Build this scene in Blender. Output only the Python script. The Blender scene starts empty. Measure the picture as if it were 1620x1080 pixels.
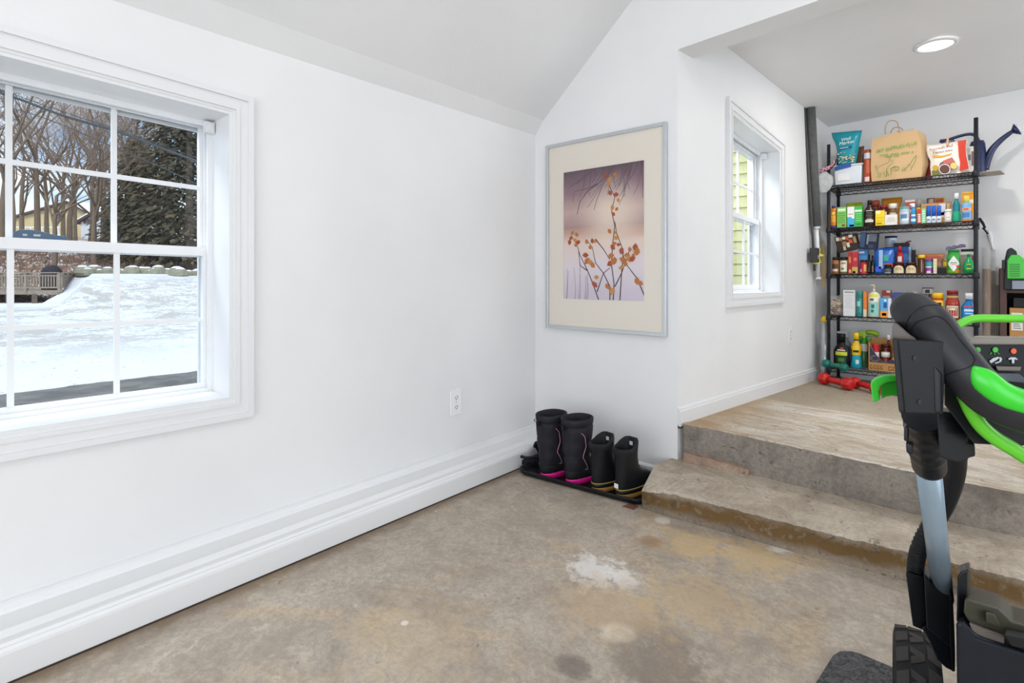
import bpy, bmesh, math, random
from mathutils import Vector, Matrix
C = bpy.context.scene.collection
D = bpy.data
PI = math.pi
# ---------------------------------------------------------------- camera geometry (1620 x 1080 frame)
FPX, HV, CH = 835.6, 437.0, 1.10
YAW = math.radians(41.3)
FD = Vector((-math.sin(YAW), math.cos(YAW), 0)); RD = Vector((math.cos(YAW), math.sin(YAW), 0))
def ray(u): return FD + RD * ((u - 810) / FPX)
def W(u, v, F):
    p = ray(u) * F; return Vector((p.x, p.y, CH + (HV - v) * F / FPX))
def at_x(u, v, x): return W(u, v, x / ray(u).x)
def at_y(u, v, y): return W(u, v, y / ray(u).y)
def at_z(u, v, z): return W(u, v, FPX * (CH - z) / (v - HV))
DX0, DY0, DK = -1.196, 2.70, 0.0804          # wall D passes (DX0,DY0), dx/dy = DK
def at_d(u, v):
    r = ray(u); q = r.x / r.y
    y = (DX0 - DK * DY0) / (q - DK); return W(u, v, y / r.y)
# ---------------------------------------------------------------- materials
_M = {}
def nt(name):
    m = D.materials.new(name); m.use_nodes = True
    n = m.node_tree.nodes; b = n['Principled BSDF']; return m, n, m.node_tree.links, b
def M(name, col, rough=.5, metal=0., var=.06, scale=30., bump=0., coat=0., emit=None, trans=0., alpha=1.):
    if name in _M: return _M[name]
    m, n, l, b = nt(name)
    c = tuple(col) + (1,)
    tc = n.new('ShaderNodeTexCoord'); no = n.new('ShaderNodeTexNoise'); no.inputs['Scale'].default_value = scale
    no.inputs['Detail'].default_value = 4
    l.new(tc.outputs['Object'], no.inputs['Vector'])
    mx = n.new('ShaderNodeMix'); mx.data_type = 'RGBA'
    mx.inputs[6].default_value = tuple(max(0, x * (1 - var)) for x in col) + (1,)
    mx.inputs[7].default_value = tuple(min(1, x * (1 + var)) for x in col) + (1,)
    l.new(no.outputs['Fac'], mx.inputs[0]); l.new(mx.outputs[2], b.inputs['Base Color'])
    b.inputs['Roughness'].default_value = rough; b.inputs['Metallic'].default_value = metal
    if max(col) < .06: b.inputs['Specular IOR Level'].default_value = .28
    b.inputs['Coat Weight'].default_value = coat
    b.inputs['Transmission Weight'].default_value = trans
    b.inputs['Alpha'].default_value = alpha
    if bump:
        bp = n.new('ShaderNodeBump'); bp.inputs['Strength'].default_value = bump; bp.inputs['Distance'].default_value = .01
        l.new(no.outputs['Fac'], bp.inputs['Height']); l.new(bp.outputs['Normal'], b.inputs['Normal'])
    if emit:
        b.inputs['Emission Color'].default_value = tuple(emit[:3]) + (1,); b.inputs['Emission Strength'].default_value = emit[3]
    _M[name] = m; return m
def hexc(h):
    h = h.lstrip('#'); r = [int(h[i:i+2], 16) / 255 for i in (0, 2, 4)]
    return tuple(x / 12.92 if x <= .04045 else ((x + .055) / 1.055) ** 2.4 for x in r)
def K(h, rough=.4, **k):
    return M('paint_' + h.lstrip('#') + '_%d' % int(rough * 100), hexc(h), rough, **k)
def glass_mat(name, tint=(.97, .985, .98), ior=1.45):
    if name in _M: return _M[name]
    m = D.materials.new(name); m.use_nodes = True; n = m.node_tree.nodes; l = m.node_tree.links
    n.clear(); o = n.new('ShaderNodeOutputMaterial'); t = n.new('ShaderNodeBsdfTransparent'); g = n.new('ShaderNodeBsdfGlossy')
    t.inputs[0].default_value = tint + (1,); g.inputs['Roughness'].default_value = .02
    f = n.new('ShaderNodeFresnel'); f.inputs[0].default_value = ior
    x = n.new('ShaderNodeMixShader'); l.new(f.outputs[0], x.inputs[0]); l.new(t.outputs[0], x.inputs[1]); l.new(g.outputs[0], x.inputs[2])
    l.new(x.outputs[0], o.inputs[0]); _M[name] = m; return m
def film_mat(name, col, op, rough=.25):
    if name in _M: return _M[name]
    m = D.materials.new(name); m.use_nodes = True; n = m.node_tree.nodes; l = m.node_tree.links
    b = n['Principled BSDF']; b.inputs['Base Color'].default_value = tuple(col) + (1,); b.inputs['Roughness'].default_value = rough
    no = n.new('ShaderNodeTexNoise'); no.inputs['Scale'].default_value = 25; tc = n.new('ShaderNodeTexCoord')
    l.new(tc.outputs['Object'], no.inputs['Vector'])
    mr = n.new('ShaderNodeMapRange'); mr.inputs[3].default_value = op - .15; mr.inputs[4].default_value = op + .15
    l.new(no.outputs['Fac'], mr.inputs[0]); l.new(mr.outputs[0], b.inputs['Alpha'])
    _M[name] = m; return m

class NB:                                   # tiny node-graph builder on world position
    def __init__(s, name):
        s.m, s.n, s.l, s.b = nt(name); s.g = s.n.new('ShaderNodeNewGeometry').outputs['Position']
    def noise(s, scale, detail=5, dist=0., rough=.55, vec=None, stretch=None):
        v = vec or s.g
        if stretch:
            mp = s.n.new('ShaderNodeMapping'); mp.inputs['Scale'].default_value = stretch; s.l.new(v, mp.inputs[0]); v = mp.outputs[0]
        t = s.n.new('ShaderNodeTexNoise'); t.inputs['Scale'].default_value = scale; t.inputs['Detail'].default_value = detail
        t.inputs['Distortion'].default_value = dist; t.inputs['Roughness'].default_value = rough; s.l.new(v, t.inputs['Vector']); return t.outputs['Fac']
    def mr(s, x, a, b, c=0., d=1.):
        t = s.n.new('ShaderNodeMapRange'); t.interpolation_type = 'SMOOTHSTEP'
        s.l.new(x, t.inputs[0])
        for i, q in enumerate((a, b, c, d)): t.inputs[i + 1].default_value = q
        return t.outputs[0]
    def mix(s, f, a, b):
        t = s.n.new('ShaderNodeMix'); t.data_type = 'RGBA'
        if isinstance(f, (int, float)): t.inputs[0].default_value = f
        else: s.l.new(f, t.inputs[0])
        for i, q in ((6, a), (7, b)):
            if isinstance(q, tuple): t.inputs[i].default_value = q + (1,)
            else: s.l.new(q, t.inputs[i])
        return t.outputs[2]
    def math(s, op, a, b=None):
        t = s.n.new('ShaderNodeMath'); t.operation = op
        for i, q in enumerate((a, b)):
            if q is None: continue
            if isinstance(q, (int, float)): t.inputs[i].default_value = q
            else: s.l.new(q, t.inputs[i])
        return t.outputs[0]
    def sep(s, i):
        t = s.n.new('ShaderNodeSeparateXYZ'); s.l.new(s.g, t.inputs[0]); return t.outputs[i]
    def blob(s, x, y, r, amt=.5, nscale=14, sx=1., sy=1.):     # noisy-edged stain round (x,y)
        dx = s.math('MULTIPLY', s.math('SUBTRACT', s.sep(0), x), 1 / sx); dy = s.math('MULTIPLY', s.math('SUBTRACT', s.sep(1), y), 1 / sy)
        d = s.math('SQRT', s.math('ADD', s.math('MULTIPLY', dx, dx), s.math('MULTIPLY', dy, dy)))
        d = s.math('ADD', s.math('MULTIPLY', d, 1 / r), s.math('MULTIPLY', s.math('SUBTRACT', s.noise(nscale, 9, .3, .75), .5), amt * 7))
        return s.mr(d, .45, 1.35, 1., 0.)
    def out(s, col, rough=.8, bump=None, bs=.3, bd=.01):
        if isinstance(col, tuple): s.b.inputs['Base Color'].default_value = col + (1,)
        else: s.l.new(col, s.b.inputs['Base Color'])
        s.b.inputs['Roughness'].default_value = rough
        if bump is not None:
            bp = s.n.new('ShaderNodeBump'); bp.inputs['Strength'].default_value = bs; bp.inputs['Distance'].default_value = bd
            s.l.new(bump, bp.inputs['Height']); s.l.new(bp.outputs[0], s.b.inputs['Normal'])
        return s.m
# ---------------------------------------------------------------- mesh building
class MB:
    def __init__(s): s.v = []; s.f = []; s.mi = []; s.sm = []
    def add(s, vs, fs, mi=0, smooth=False):
        o = len(s.v); s.v += [tuple(v) for v in vs]
        for f in fs: s.f.append([o + i for i in f]); s.mi.append(mi); s.sm.append(smooth)
        return s
    def box(s, a, b, mi=0, R=None, o=None):
        x0, y0, z0 = a; x1, y1, z1 = b
        vs = [Vector(p) for p in ((x0,y0,z0),(x1,y0,z0),(x1,y1,z0),(x0,y1,z0),(x0,y0,z1),(x1,y0,z1),(x1,y1,z1),(x0,y1,z1))]
        if R is not None:
            oo = Vector(o or (0, 0, 0)); vs = [R @ (v - oo) + oo for v in vs]
        return s.add(vs, [(0,3,2,1),(4,5,6,7),(0,1,5,4),(1,2,6,5),(2,3,7,6),(3,0,4,7)], mi)
    def hexa(s, vs, mi=0):                  # 8 corners, bottom ring then top ring
        return s.add(vs, [(0,3,2,1),(4,5,6,7),(0,1,5,4),(1,2,6,5),(2,3,7,6),(3,0,4,7)], mi)
    def quad(s, a, b, c, d, mi=0): return s.add([a, b, c, d], [(0,1,2,3)], mi)
    def lathe(s, prof, n=20, o=(0,0,0), mi=0, sx=1., sy=1., cap=True):     # prof: (r,z[,mi])
        vs = []; 
        for p in prof:
            for k in range(n):
                a = 2 * PI * k / n; vs.append((o[0] + sx * p[0] * math.cos(a), o[1] + sy * p[0] * math.sin(a), o[2] + p[1]))
        base = len(s.v); s.v += vs
        for i in range(len(prof) - 1):
            m = prof[i][2] if len(prof[i]) > 2 else mi
            for k in range(n):
                k2 = (k + 1) % n
                s.f.append([base + i*n+k, base + i*n+k2, base + (i+1)*n+k2, base + (i+1)*n+k]); s.mi.append(m); s.sm.append(True)
        if cap:
            s.f.append([base + k for k in range(n)][::-1]); s.mi.append(prof[0][2] if len(prof[0]) > 2 else mi); s.sm.append(False)
            s.f.append([base + (len(prof)-1)*n + k for k in range(n)]); s.mi.append(prof[-1][2] if len(prof[-1]) > 2 else mi); s.sm.append(False)
        return s
    def rings(s, rings, mi=0, cap=True, smooth=True):
        n = len(rings[0]); base = len(s.v)
        for r in rings: s.v += [tuple(p) for p in r]
        for i in range(len(rings) - 1):
            m = mi[i] if isinstance(mi, (list, tuple)) else mi
            for k in range(n):
                k2 = (k + 1) % n
                s.f.append([base + i*n+k, base + i*n+k2, base + (i+1)*n+k2, base + (i+1)*n+k]); s.mi.append(m); s.sm.append(smooth)
        if cap:
            m0 = mi[0] if isinstance(mi, (list, tuple)) else mi; m1 = mi[-1] if isinstance(mi, (list, tuple)) else mi
            s.f.append([base + k for k in range(n)][::-1]); s.mi.append(m0); s.sm.append(False)
            s.f.append([base + (len(rings)-1)*n + k for k in range(n)]); s.mi.append(m1); s.sm.append(False)
        return s
    def tube(s, pts, r, n=10, mi=0, cap=True, flat=1.):
        pts = [Vector(p) for p in pts]; rs = r if isinstance(r, (list, tuple)) else [r] * len(pts)
        T = []
        for i in range(len(pts)):
            a = pts[max(0, i-1)]; b = pts[min(len(pts)-1, i+1)]; T.append((b - a).normalized())
        up = Vector((0,0,1)) if abs(T[0].z) < .9 else Vector((1,0,0))
        N = (up - T[0] * up.dot(T[0])).normalized(); rg = []
        for i, p in enumerate(pts):
            N = (N - T[i] * N.dot(T[i])).normalized(); B = T[i].cross(N)
            rg.append([p + N * (rs[i] * math.cos(2*PI*k/n)) + B * (rs[i] * flat * math.sin(2*PI*k/n)) for k in range(n)])
        return s.rings(rg, mi, cap)
    def cyl(s, a, b, r, r2=None, n=14, mi=0): return s.tube([a, b], [r, r if r2 is None else r2], n, mi)
    def prism(s, poly, d, mi=0, smooth=False):   # poly: 3D points in a plane, extruded by vector d
        poly = [Vector(p) for p in poly]; d = Vector(d); n = len(poly)
        vs = poly + [p + d for p in poly]
        fs = [list(range(n))[::-1], list(range(n, 2*n))] + [(i, (i+1) % n, n + (i+1) % n, n + i) for i in range(n)]
        return s.add(vs, fs, mi, smooth)
    def build(s, name, mats, parent=None, bevel=0., loc=None, rot=None, seg=2, sub=0, recalc=True):
        me = D.meshes.new(name); me.from_pydata(s.v, [], s.f)
        mats = mats if isinstance(mats, (list, tuple)) else [mats]
        for m in mats: me.materials.append(m)
        me.polygons.foreach_set('material_index', s.mi); me.polygons.foreach_set('use_smooth', s.sm)
        if recalc:
            bm = bmesh.new(); bm.from_mesh(me); bmesh.ops.recalc_face_normals(bm, faces=bm.faces); bm.to_mesh(me); bm.free()
        me.update()
        o = D.objects.new(name, me); C.objects.link(o)
        if parent: o.parent = parent
        if loc is not None: o.location = loc
        if rot is not None: o.rotation_euler = rot
        if bevel:
            b = o.modifiers.new('bevel', 'BEVEL'); b.width = bevel; b.segments = seg; b.limit_method = 'ANGLE'; b.angle_limit = math.radians(40)
            for p in me.polygons: p.use_smooth = True
            w = o.modifiers.new('wn', 'WEIGHTED_NORMAL'); w.keep_sharp = True
        if sub:
            q = o.modifiers.new('sub', 'SUBSURF'); q.levels = sub; q.render_levels = sub
        return o
def spl(pts, k=6):                          # Catmull-Rom through points
    P = [Vector(p) for p in pts]; out = []
    for i in range(len(P) - 1):
        a = P[max(0, i-1)]; b = P[i]; c = P[i+1]; d = P[min(len(P)-1, i+2)]
        for j in range(k):
            t = j / k
            out.append(.5 * ((2*b) + (c - a)*t + (2*a - 5*b + 4*c - d)*t*t + (3*b - a - 3*c + d)*t**3))
    out.append(P[-1]); return out
def thing(name, label, cat, loc=(0,0,0), rot=(0,0,0), group=None):
    o = D.objects.new(name, None); C.objects.link(o); o.location = loc; o.rotation_euler = rot
    o.empty_display_size = .05
    return tag(o, label, cat, group)
def tag(o, label, cat, group=None, kind=None):
    o['label'] = label; o['category'] = cat
    if group: o['group'] = group
    if kind: o['kind'] = kind
    return o
def struct(o, label=None):
    o['kind'] = 'structure'
    if label: o['label'] = label
    return o
def part_label(o, s): o['label'] = s; return o
def text_mesh(name, body, size, mat, parent, loc, rot, extrude=.0003, align='CENTER', shear=0., sx=1.):
    cu = D.curves.new(name, 'FONT'); cu.body = body; cu.size = size; cu.extrude = extrude; cu.align_x = align; cu.align_y = 'CENTER'
    cu.shear = shear; cu.resolution_u = 3
    t = D.objects.new(name + '_src', cu); C.objects.link(t)
    bpy.context.view_layer.update()
    me = D.meshes.new_from_object(t.evaluated_get(bpy.context.evaluated_depsgraph_get()))
    D.objects.remove(t); D.curves.remove(cu)
    me.materials.clear(); me.materials.append(mat); me.name = name
    o = D.objects.new(name, me); C.objects.link(o); o.parent = parent; o.location = loc; o.rotation_euler = rot; o.scale = (sx, 1, 1)
    return o
# ---------------------------------------------------------------- scene settings
sc = bpy.context.scene
cam = D.cameras.new('camera'); co = D.objects.new('camera', cam); C.objects.link(co)
cam.sensor_width = 36; cam.lens = FPX / 1620 * 36; cam.shift_y = -(540 - HV) / 1620
cam.clip_start = .02; cam.clip_end = 500
co.location = (0, 0, CH); co.rotation_euler = (PI / 2, 0, YAW); sc.camera = co
sc.view_settings.view_transform = 'Standard'; sc.view_settings.look = 'None'; sc.view_settings.exposure = .09; sc.view_settings.gamma = 1
# ---------------------------------------------------------------- palette of the room
def wall_mat():
    s = NB('painted_plaster'); a = s.noise(1.3, 3); b = s.noise(60, 4); c = s.noise(7, 4, .6)
    col = s.mix(s.mr(a, .3, .7), (.76, .76, .762), (.80, .80, .798))
    h = s.math('ADD', s.math('MULTIPLY', c, .8), s.math('MULTIPLY', b, .12))
    return s.out(col, .55, h, .22, .012)
WALL = wall_mat()
TRIM = M('white_trim_paint', (.76, .765, .77), .32, var=.01, scale=8)
VINYL = M('white_vinyl', (.80, .815, .83), .28, var=.01, scale=8)
def concrete_floor():
    s = NB('stained_concrete_floor')
    big = s.noise(1.1, 6, .8); mid = s.noise(5, 7, .6, .62); fine = s.noise(55, 6, .2, .7); grit = s.noise(260, 3)
    c = s.mix(s.mr(mid, .30, .70), (.37, .31, .245), (.52, .455, .375))
    c = s.mix(s.math('MULTIPLY', s.mr(s.noise(1.7, 9, 1.0, .72), .50, .66), .8), c, (.56, .43, .275))
    c = s.mix(s.math('MULTIPLY', s.mr(s.noise(3.1, 9, .9, .72), .50, .72), .8), c, (.26, .215, .175))
    c = s.mix(s.math('MULTIPLY', s.mr(s.noise(9, 9, 1.5, .8), .52, .70), .7), c, (.64, .59, .52))
    c = s.mix(s.math('MULTIPLY', s.mr(s.noise(26, 8, .8, .75), .42, .62), .4), c, (.27, .22, .175))
    c = s.mix(s.math('MULTIPLY', s.mr(fine, .42, .60), .35), c, (.27, .22, .18))
    c = s.mix(s.math('MULTIPLY', s.mr(grit, .58, .75), .45), c, (.6, .55, .48))
    c = s.mix(s.math('MULTIPLY', s.mr(s.noise(21, 5, .5), .69, .73), .6), c, (.12, .09, .07))
    def px(u, v): p = at_z(u, v, 0); return p.x, p.y
    for (u, v, r, col, a, k) in ((940, 900, .10, (.80, .78, .75), .7, .75), (985, 915, .07, (.8, .78, .75), .6, .7), (972, 1000, .045, (.78, .72, .62), .4, .8), (990, 1003, .035, (.8, .74, .64), .4, .8),
                           (1030, 856, .05, (.28, .15, .06), .35, .6), (905, 1055, .05, (.15, .12, .10), .35, .75), (1040, 1040, .14, (.17, .135, .11), .5, .6), (1190, 880, .14, (.58, .41, .20), .6, .6), (1095, 862, .12, (.58, .41, .20), .6, .6),
                           (640, 985, .012, (.9, .85, .8), .2, .9), (1047, 822, .035, (.75, .70, .62), .5, .7), (1232, 868, .045, (.8, .76, .7), .5, .7), (650, 1010, .2, (.55, .41, .25), .7, .35), (960, 960, .17, (.55, .40, .24), .6, .5), (1100, 950, .16, (.55, .40, .22), .6, .5)):
        x, y = px(u, v); f = s.blob(x, y, r, a); c = s.mix(s.math('MULTIPLY', f, k), c, col)
    # darker brown along the foot of the left ledge
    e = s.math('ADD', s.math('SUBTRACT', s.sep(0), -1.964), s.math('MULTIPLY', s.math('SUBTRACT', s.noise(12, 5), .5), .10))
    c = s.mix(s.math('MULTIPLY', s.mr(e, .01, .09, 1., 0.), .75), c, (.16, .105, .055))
    h = s.math('ADD', s.math('MULTIPLY', mid, .7), s.math('ADD', s.math('MULTIPLY', fine, .3), s.math('MULTIPLY', grit, .10)))
    return s.out(c, .72, h, .75, .014)
def concrete_step(name, base, dark, stain=None, sz=None, ribs=True):
    s = NB(name); mid = s.noise(6, 7, .7, .65); fine = s.noise(70, 6, .2, .7)
    c = s.mix(s.mr(mid, .35, .66), dark, base)
    c = s.mix(s.math('MULTIPLY', s.mr(s.noise(2.2, 5, 1), .48, .62), .55), c, tuple(min(1, x * 1.22) for x in base))
    c = s.mix(s.math('MULTIPLY', s.mr(fine, .4, .62), .35), c, tuple(x * .6 for x in dark))
    if stain:
        z = s.math('ADD', s.sep(2), s.math('MULTIPLY', s.math('SUBTRACT', s.noise(6, 6, .6), .5), .10))
        c = s.mix(s.math('MULTIPLY', s.mr(z, sz[0], sz[1]), s.mr(z, sz[2], sz[3], 1., 0.)), c, stain)
        c = s.mix(s.math('MULTIPLY', s.mr(s.noise(40, 5), .55, .66), .6), c, tuple(x * .75 for x in base))
    c = s.mix(s.math('MULTIPLY', s.mr(s.noise(14, 6, 2.2), .635, .66), .6), c, tuple(x * .35 for x in dark))
    h = s.math('ADD', s.math('MULTIPLY', mid, .6), s.math('MULTIPLY', fine, .3))
    return s.out(c, .85, h, .7, .014)
FLOOR = concrete_floor()
RISER_LO = concrete_step('stained_lower_riser', (.33, .27, .20), (.19, .155, .12), (.16, .092, .030), (.010, .05, .080, .118))
RISER_HI = concrete_step('grey_upper_riser', (.30, .265, .225), (.175, .15, .125))
TREAD = concrete_step('worn_step_tread', (.50, .435, .35), (.36, .295, .225))
def upper_floor():
    s = NB('worn_upper_floor'); a = s.noise(1.6, 6, .8, vec=None, stretch=(1, 2.2, 1)); b = s.noise(6, 7, .8, .65, stretch=(1, 2.5, 1)); f = s.noise(70, 6, .2, .7)
    c = s.mix(s.mr(b, .36, .64), (.40, .32, .23), (.58, .51, .42))
    c = s.mix(s.math('MULTIPLY', s.mr(a, .5, .66), .8), c, (.66, .62, .56))
    e = s.math('ADD', s.math('SUBTRACT', s.sep(0), -1.2), s.math('MULTIPLY', s.math('SUBTRACT', s.noise(5, 5), .5), .3))
    c = s.mix(s.math('MULTIPLY', s.mr(e, .05, .38, 1., 0.), .8), c, (.38, .24, .11))
    y = s.math('ADD', s.sep(1), s.math('MULTIPLY', s.math('SUBTRACT', s.noise(3, 5), .5), .35))
    c = s.mix(s.math('MULTIPLY', s.mr(y, 3.75, 3.85), .85), c, (.36, .30, .22))
    c = s.mix(s.math('MULTIPLY', s.mr(s.noise(12, 6, 2.), .62, .66), .55), c, (.2, .14, .08))
    c = s.mix(s.math('MULTIPLY', s.mr(f, .4, .62), .3), c, (.25, .19, .13))
    return s.out(c, .75, s.math('ADD', s.math('MULTIPLY', b, .6), s.math('MULTIPLY', f, .3)), .5, .012)
UPPER = upper_floor()
DARKGAP = M('dark_gap_strip', (.05, .035, .025), .95, var=.4, scale=40)
# ---------------------------------------------------------------- room shell
WA, YB, YC, XE, YS = -2.168, 2.70, 5.36, 3.4, -3.2
XC = DX0 + DK * (YC - DY0)
def ufz(x, y): return .312 - .031 * (y - 2.7) - .015 * (x + 1.19)
def ccz(x, y): return 2.422 - .0446 * (y - 5.36) + .035 * (x - XC)
# lower floor (gently uneven slab)
b = MB(); b.box((-2.6, YS - .3, -.2), (XE + .2, 2.95, 0)); struct(b.build('floor', FLOOR))
# main sloping ceiling
prof = [(-2.32, 1.90), (-2.168, 2.0215), (-2.10, 2.109), (-1.465, 2.666), (.45, 4.30), (.9, 4.40), (XE + .2, 2.2)]
b = MB()
poly = [(x, 0, z) for x, z in prof] + [(x, 0, z + .18) for x, z in prof[::-1]]
b.prism([(x, YS - .2, z) for x, y, z in poly], (0, YB - YS + .2, 0)); struct(b.build('ceiling', WALL))
def slopez(x):
    for (x0, z0), (x1, z1) in zip(prof, prof[1:]):
        if x0 <= x <= x1: return z0 + (z1 - z0) * (x - x0) / (x1 - x0)
    return 2.2
# wall A with the window hole.  Window corners (inside edge of casing) on the wall plane
def kz(z): return .012 if z < 1.2 else .012 + (z - 1.2) / .56 * .032
WY1 = .822; WY0 = -.112                         # clear opening in y (right / left)
SC = -WA / 1.964
WZ0, WZ1 = 1.1 - (1.1 - .671) * SC, 1.1 + .589 * SC
def wz(z, y): return z - kz(z) * (y - .5)
T = .30
b = MB()
def wall_x(b, x0, x1, y0, y1, z0, z1, z0b=None, z1b=None):   # slab between y0,y1; different z at each end allowed
    z0b = z0 if z0b is None else z0b; z1b = z1 if z1b is None else z1b
    b.hexa([(x0,y0,z0),(x1,y0,z0),(x1,y1,z0b),(x0,y1,z0b),(x0,y0,z1),(x1,y0,z1),(x1,y1,z1b),(x0,y1,z1b)])
WT = 2.0215
o0, o1 = WY0, WY1
wall_x(b, WA - T, WA, YS, o0, 0, WT); wall_x(b, WA - T, WA, o1, YB + .2, 0, WT)
wall_x(b, WA - T, WA, o0, o1, 0, wz(WZ0, o0), 0, wz(WZ0, o1)); wall_x(b, WA - T, WA, o0, o1, wz(WZ1, o0), WT, wz(WZ1, o1), WT)
struct(b.build('wall_left', WALL))
# wall B: picture wall, header beam and gable above
b = MB()
def sof(x): return 2.31 + .05 * (min(x, .2) + 1.196)
xs = [WA - .3, WA, -2.10, -1.465, DX0]
poly = [(WA - .3, -.1), (DX0, -.1), (DX0, sof(DX0)), (.2, sof(.2)), (XE, sof(XE)), (XE, slopez(XE) + .05), (.9, 4.44), (.45, 4.34), (-1.465, 2.70), (-2.10, 2.14), (WA - .3, 1.95)]
b.prism([(x, YB, z) for x, z in poly], (0, .166, 0)); struct(b.build('wall_picture', WALL))
# wall D (raised room, left side) with its window hole
wd = []
dL = at_d(1147, 156); dR = at_d(1242, 221)
def dpt(y, z, out=0.): 
    n = Vector((-1, DK, 0)).normalized(); return Vector((DX0 + DK * (y - DY0), y, z)) + n * out
# clear opening of window 2
q0 = at_d(1157, 178); q1 = at_d(1233, 238); q2 = at_d(1233, 464)
Y0, Y1 = q0.y, q1.y
Z1a, Z1b = q0.z, q1.z
Z0a, Z0b = at_d(1157, 467).z, q2.z
b = MB()
def wall_d(b, y0, y1, z0, z1, z0b=None, z1b=None, a=0., c=.22):
    z0b = z0 if z0b is None else z0b; z1b = z1 if z1b is None else z1b
    b.hexa([dpt(y0,z0,c), dpt(y0,z0,a), dpt(y1,z0b,a), dpt(y1,z0b,c), dpt(y0,z1,c), dpt(y0,z1,a), dpt(y1,z1b,a), dpt(y1,z1b,c)])
wall_d(b, YB, Y0, 0, 2.60); wall_d(b, Y1, YC + .2, 0, 2.60)
wall_d(b, Y0, Y1, 0, Z0a, 0, Z0b); wall_d(b, Y0, Y1, Z1a, 2.60, Z1b, 2.60)
struct(b.build('wall_raised', WALL))
b = MB(); b.box((XC - .21, YC, 0), (XE + .3, YC + .2, 2.75)); struct(b.build('wall_back', WALL))
# raised room: ceiling and floor slab, east wall
b = MB(); A = [(-1.42, YB + .166), (XE + .2, YB + .166), (XE + .2, YC + .15), (-1.28, YC + .15)]
b.hexa([(x, y, ccz(x, y)) for x, y in A] + [(x, y, ccz(x, y) + .12) for x, y in A]); struct(b.build('ceiling', WALL))
def riser_line(u): return 0
# upper slab, ragged front edge
rnd = random.Random(3)
fr = [at_z(u, v, z) for u, v, z in ((1081, 671, .315), (1130, 679.5, .31), (1187, 692, .308), (1250, 706, .305), (1325, 721.5, .302), (1450, 748, .299), (1540, 766, .295), (1620, 781, .291))]
fr = [Vector((p.x, p.y, p.z)) for p in fr]
fr.append(Vector((1.4, fr[-1].y + .05, .28))); fr.append(Vector((XE, fr[-1].y, .26)))
dense = []
for a_, c_ in zip(fr, fr[1:]):
    n_ = max(2, int((c_ - a_).length / .02))
    for k in range(n_):
        p = a_.lerp(c_, k / n_); dense.append(Vector((p.x, p.y + rnd.uniform(-.0022, .0022), p.z + rnd.uniform(-.0015, .0015))))
dense.append(fr[-1])
b = MB(); n_ = len(dense)
back = [Vector((dpt(2.78, 0).x - .01 if i == 0 else max(p.x, -1.19), 2.78, 0)) for i, p in enumerate(dense)]
vs = []
for i, p in enumerate(dense):
    t = i / (n_ - 1)
    q = Vector((back[i].x, 2.80, ufz(back[i].x, 2.80)))
    e = Vector((-1.2 + .25 * 0 + (XE + 1.2) * t if i else -1.2, YC + .1, 0)); e.z = ufz(e.x, e.y)
    vs += [Vector((p.x, p.y + .02, .05)), Vector((p.x + rnd.uniform(-.002, .002), p.y + .006 + rnd.uniform(-.003, .003), p.z - .085)), p, p + Vector((0, .012, .004)), q, e]
fs = []; mi = []
for i in range(n_ - 1):
    for k in range(5):
        a_ = i * 6 + k; b_ = a_ + 6
        b.f.append([a_, a_ + 1, b_ + 1, b_]); b.mi.append(0 if k < 2 else 1); b.sm.append(False)
b.v = [tuple(v) for v in vs]
b.add([dense[0] + Vector((0, .006, .002)), dense[0] + Vector((0, .02, -.25)), Vector((-1.2, 2.80, .05)), Vector((-1.2, 2.80, ufz(-1.2, 2.8)))], [(0, 1, 2, 3)], 0)
struct(b.build('floor', [RISER_HI, UPPER], recalc=False))
# lower step
ff = [at_z(u, v, 0) for u, v in ((1015.3, 803), (1060, 818), (1150, 843), (1250, 871), (1340, 894), (1428.6, 917.8), (1540, 948), (1620, 970))]
tt = [at_z(u, v, z) for u, v, z in ((1016, 773, .118), (1066, 778, .122), (1150, 799, .123), (1250, 824, .123), (1340, 846, .123), (1440, 869, .122), (1540, 893, .122), (1620, 912, .122))]
ff.append(Vector((1.6, ff[-1].y + .07, 0))); tt.append(Vector((1.6, tt[-1].y + .07, .12)))
ff.append(Vector((XE, ff[-1].y, 0))); tt.append(Vector((XE, tt[-1].y, .12)))
b = MB(); N_ = 14; rows = []
for s_ in range(len(ff) - 1):
    for k in range(N_):
        t = k / N_; f0 = ff[s_].lerp(ff[s_+1], t); t0 = tt[s_].lerp(tt[s_+1], t); j = rnd.uniform(-.003, .003)
        edge = Vector((t0.x, t0.y + j, t0.z + rnd.uniform(-.003, .001)))
        rows.append([Vector((f0.x, f0.y, -.02)), f0.lerp(edge, .5) + Vector((0, rnd.uniform(-.002, .002), 0)), edge + Vector((0, -.002, -.010)), edge + Vector((0, .008, .002)), Vector((edge.x + .01, 2.60, .124)), Vector((edge.x + .01, 2.95, .124))])
rows[0][4] = Vector((-1.255, 2.56, .124)); rows[0][5] = Vector((-1.20, 2.95, .124)); rows[1][4].x = -1.24
rows[0][5] = Vector((-1.21, 2.78, .124))
b.v = [tuple(p) for r in rows for p in r]
for i in range(len(rows) - 1):
    for k in range(5):
        a_ = i * 6 + k; b.f.append([a_, a_+1, a_+7, a_+6]); b.mi.append(0 if k < 2 else 1); b.sm.append(False)
r0 = rows[0]
lft = [r0[0], r0[2], r0[3], r0[4], Vector((-1.255, 2.56, -.02))]
b.add(lft, [(4, 3, 2, 1, 0)], 2)
b.add([r0[4], r0[5], Vector((-1.21, 2.78, -.02)), Vector((-1.255, 2.56, -.02))], [(0, 1, 2, 3)], 2)
struct(b.build('floor', [RISER_LO, TREAD, RISER_HI], recalc=False))
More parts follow.
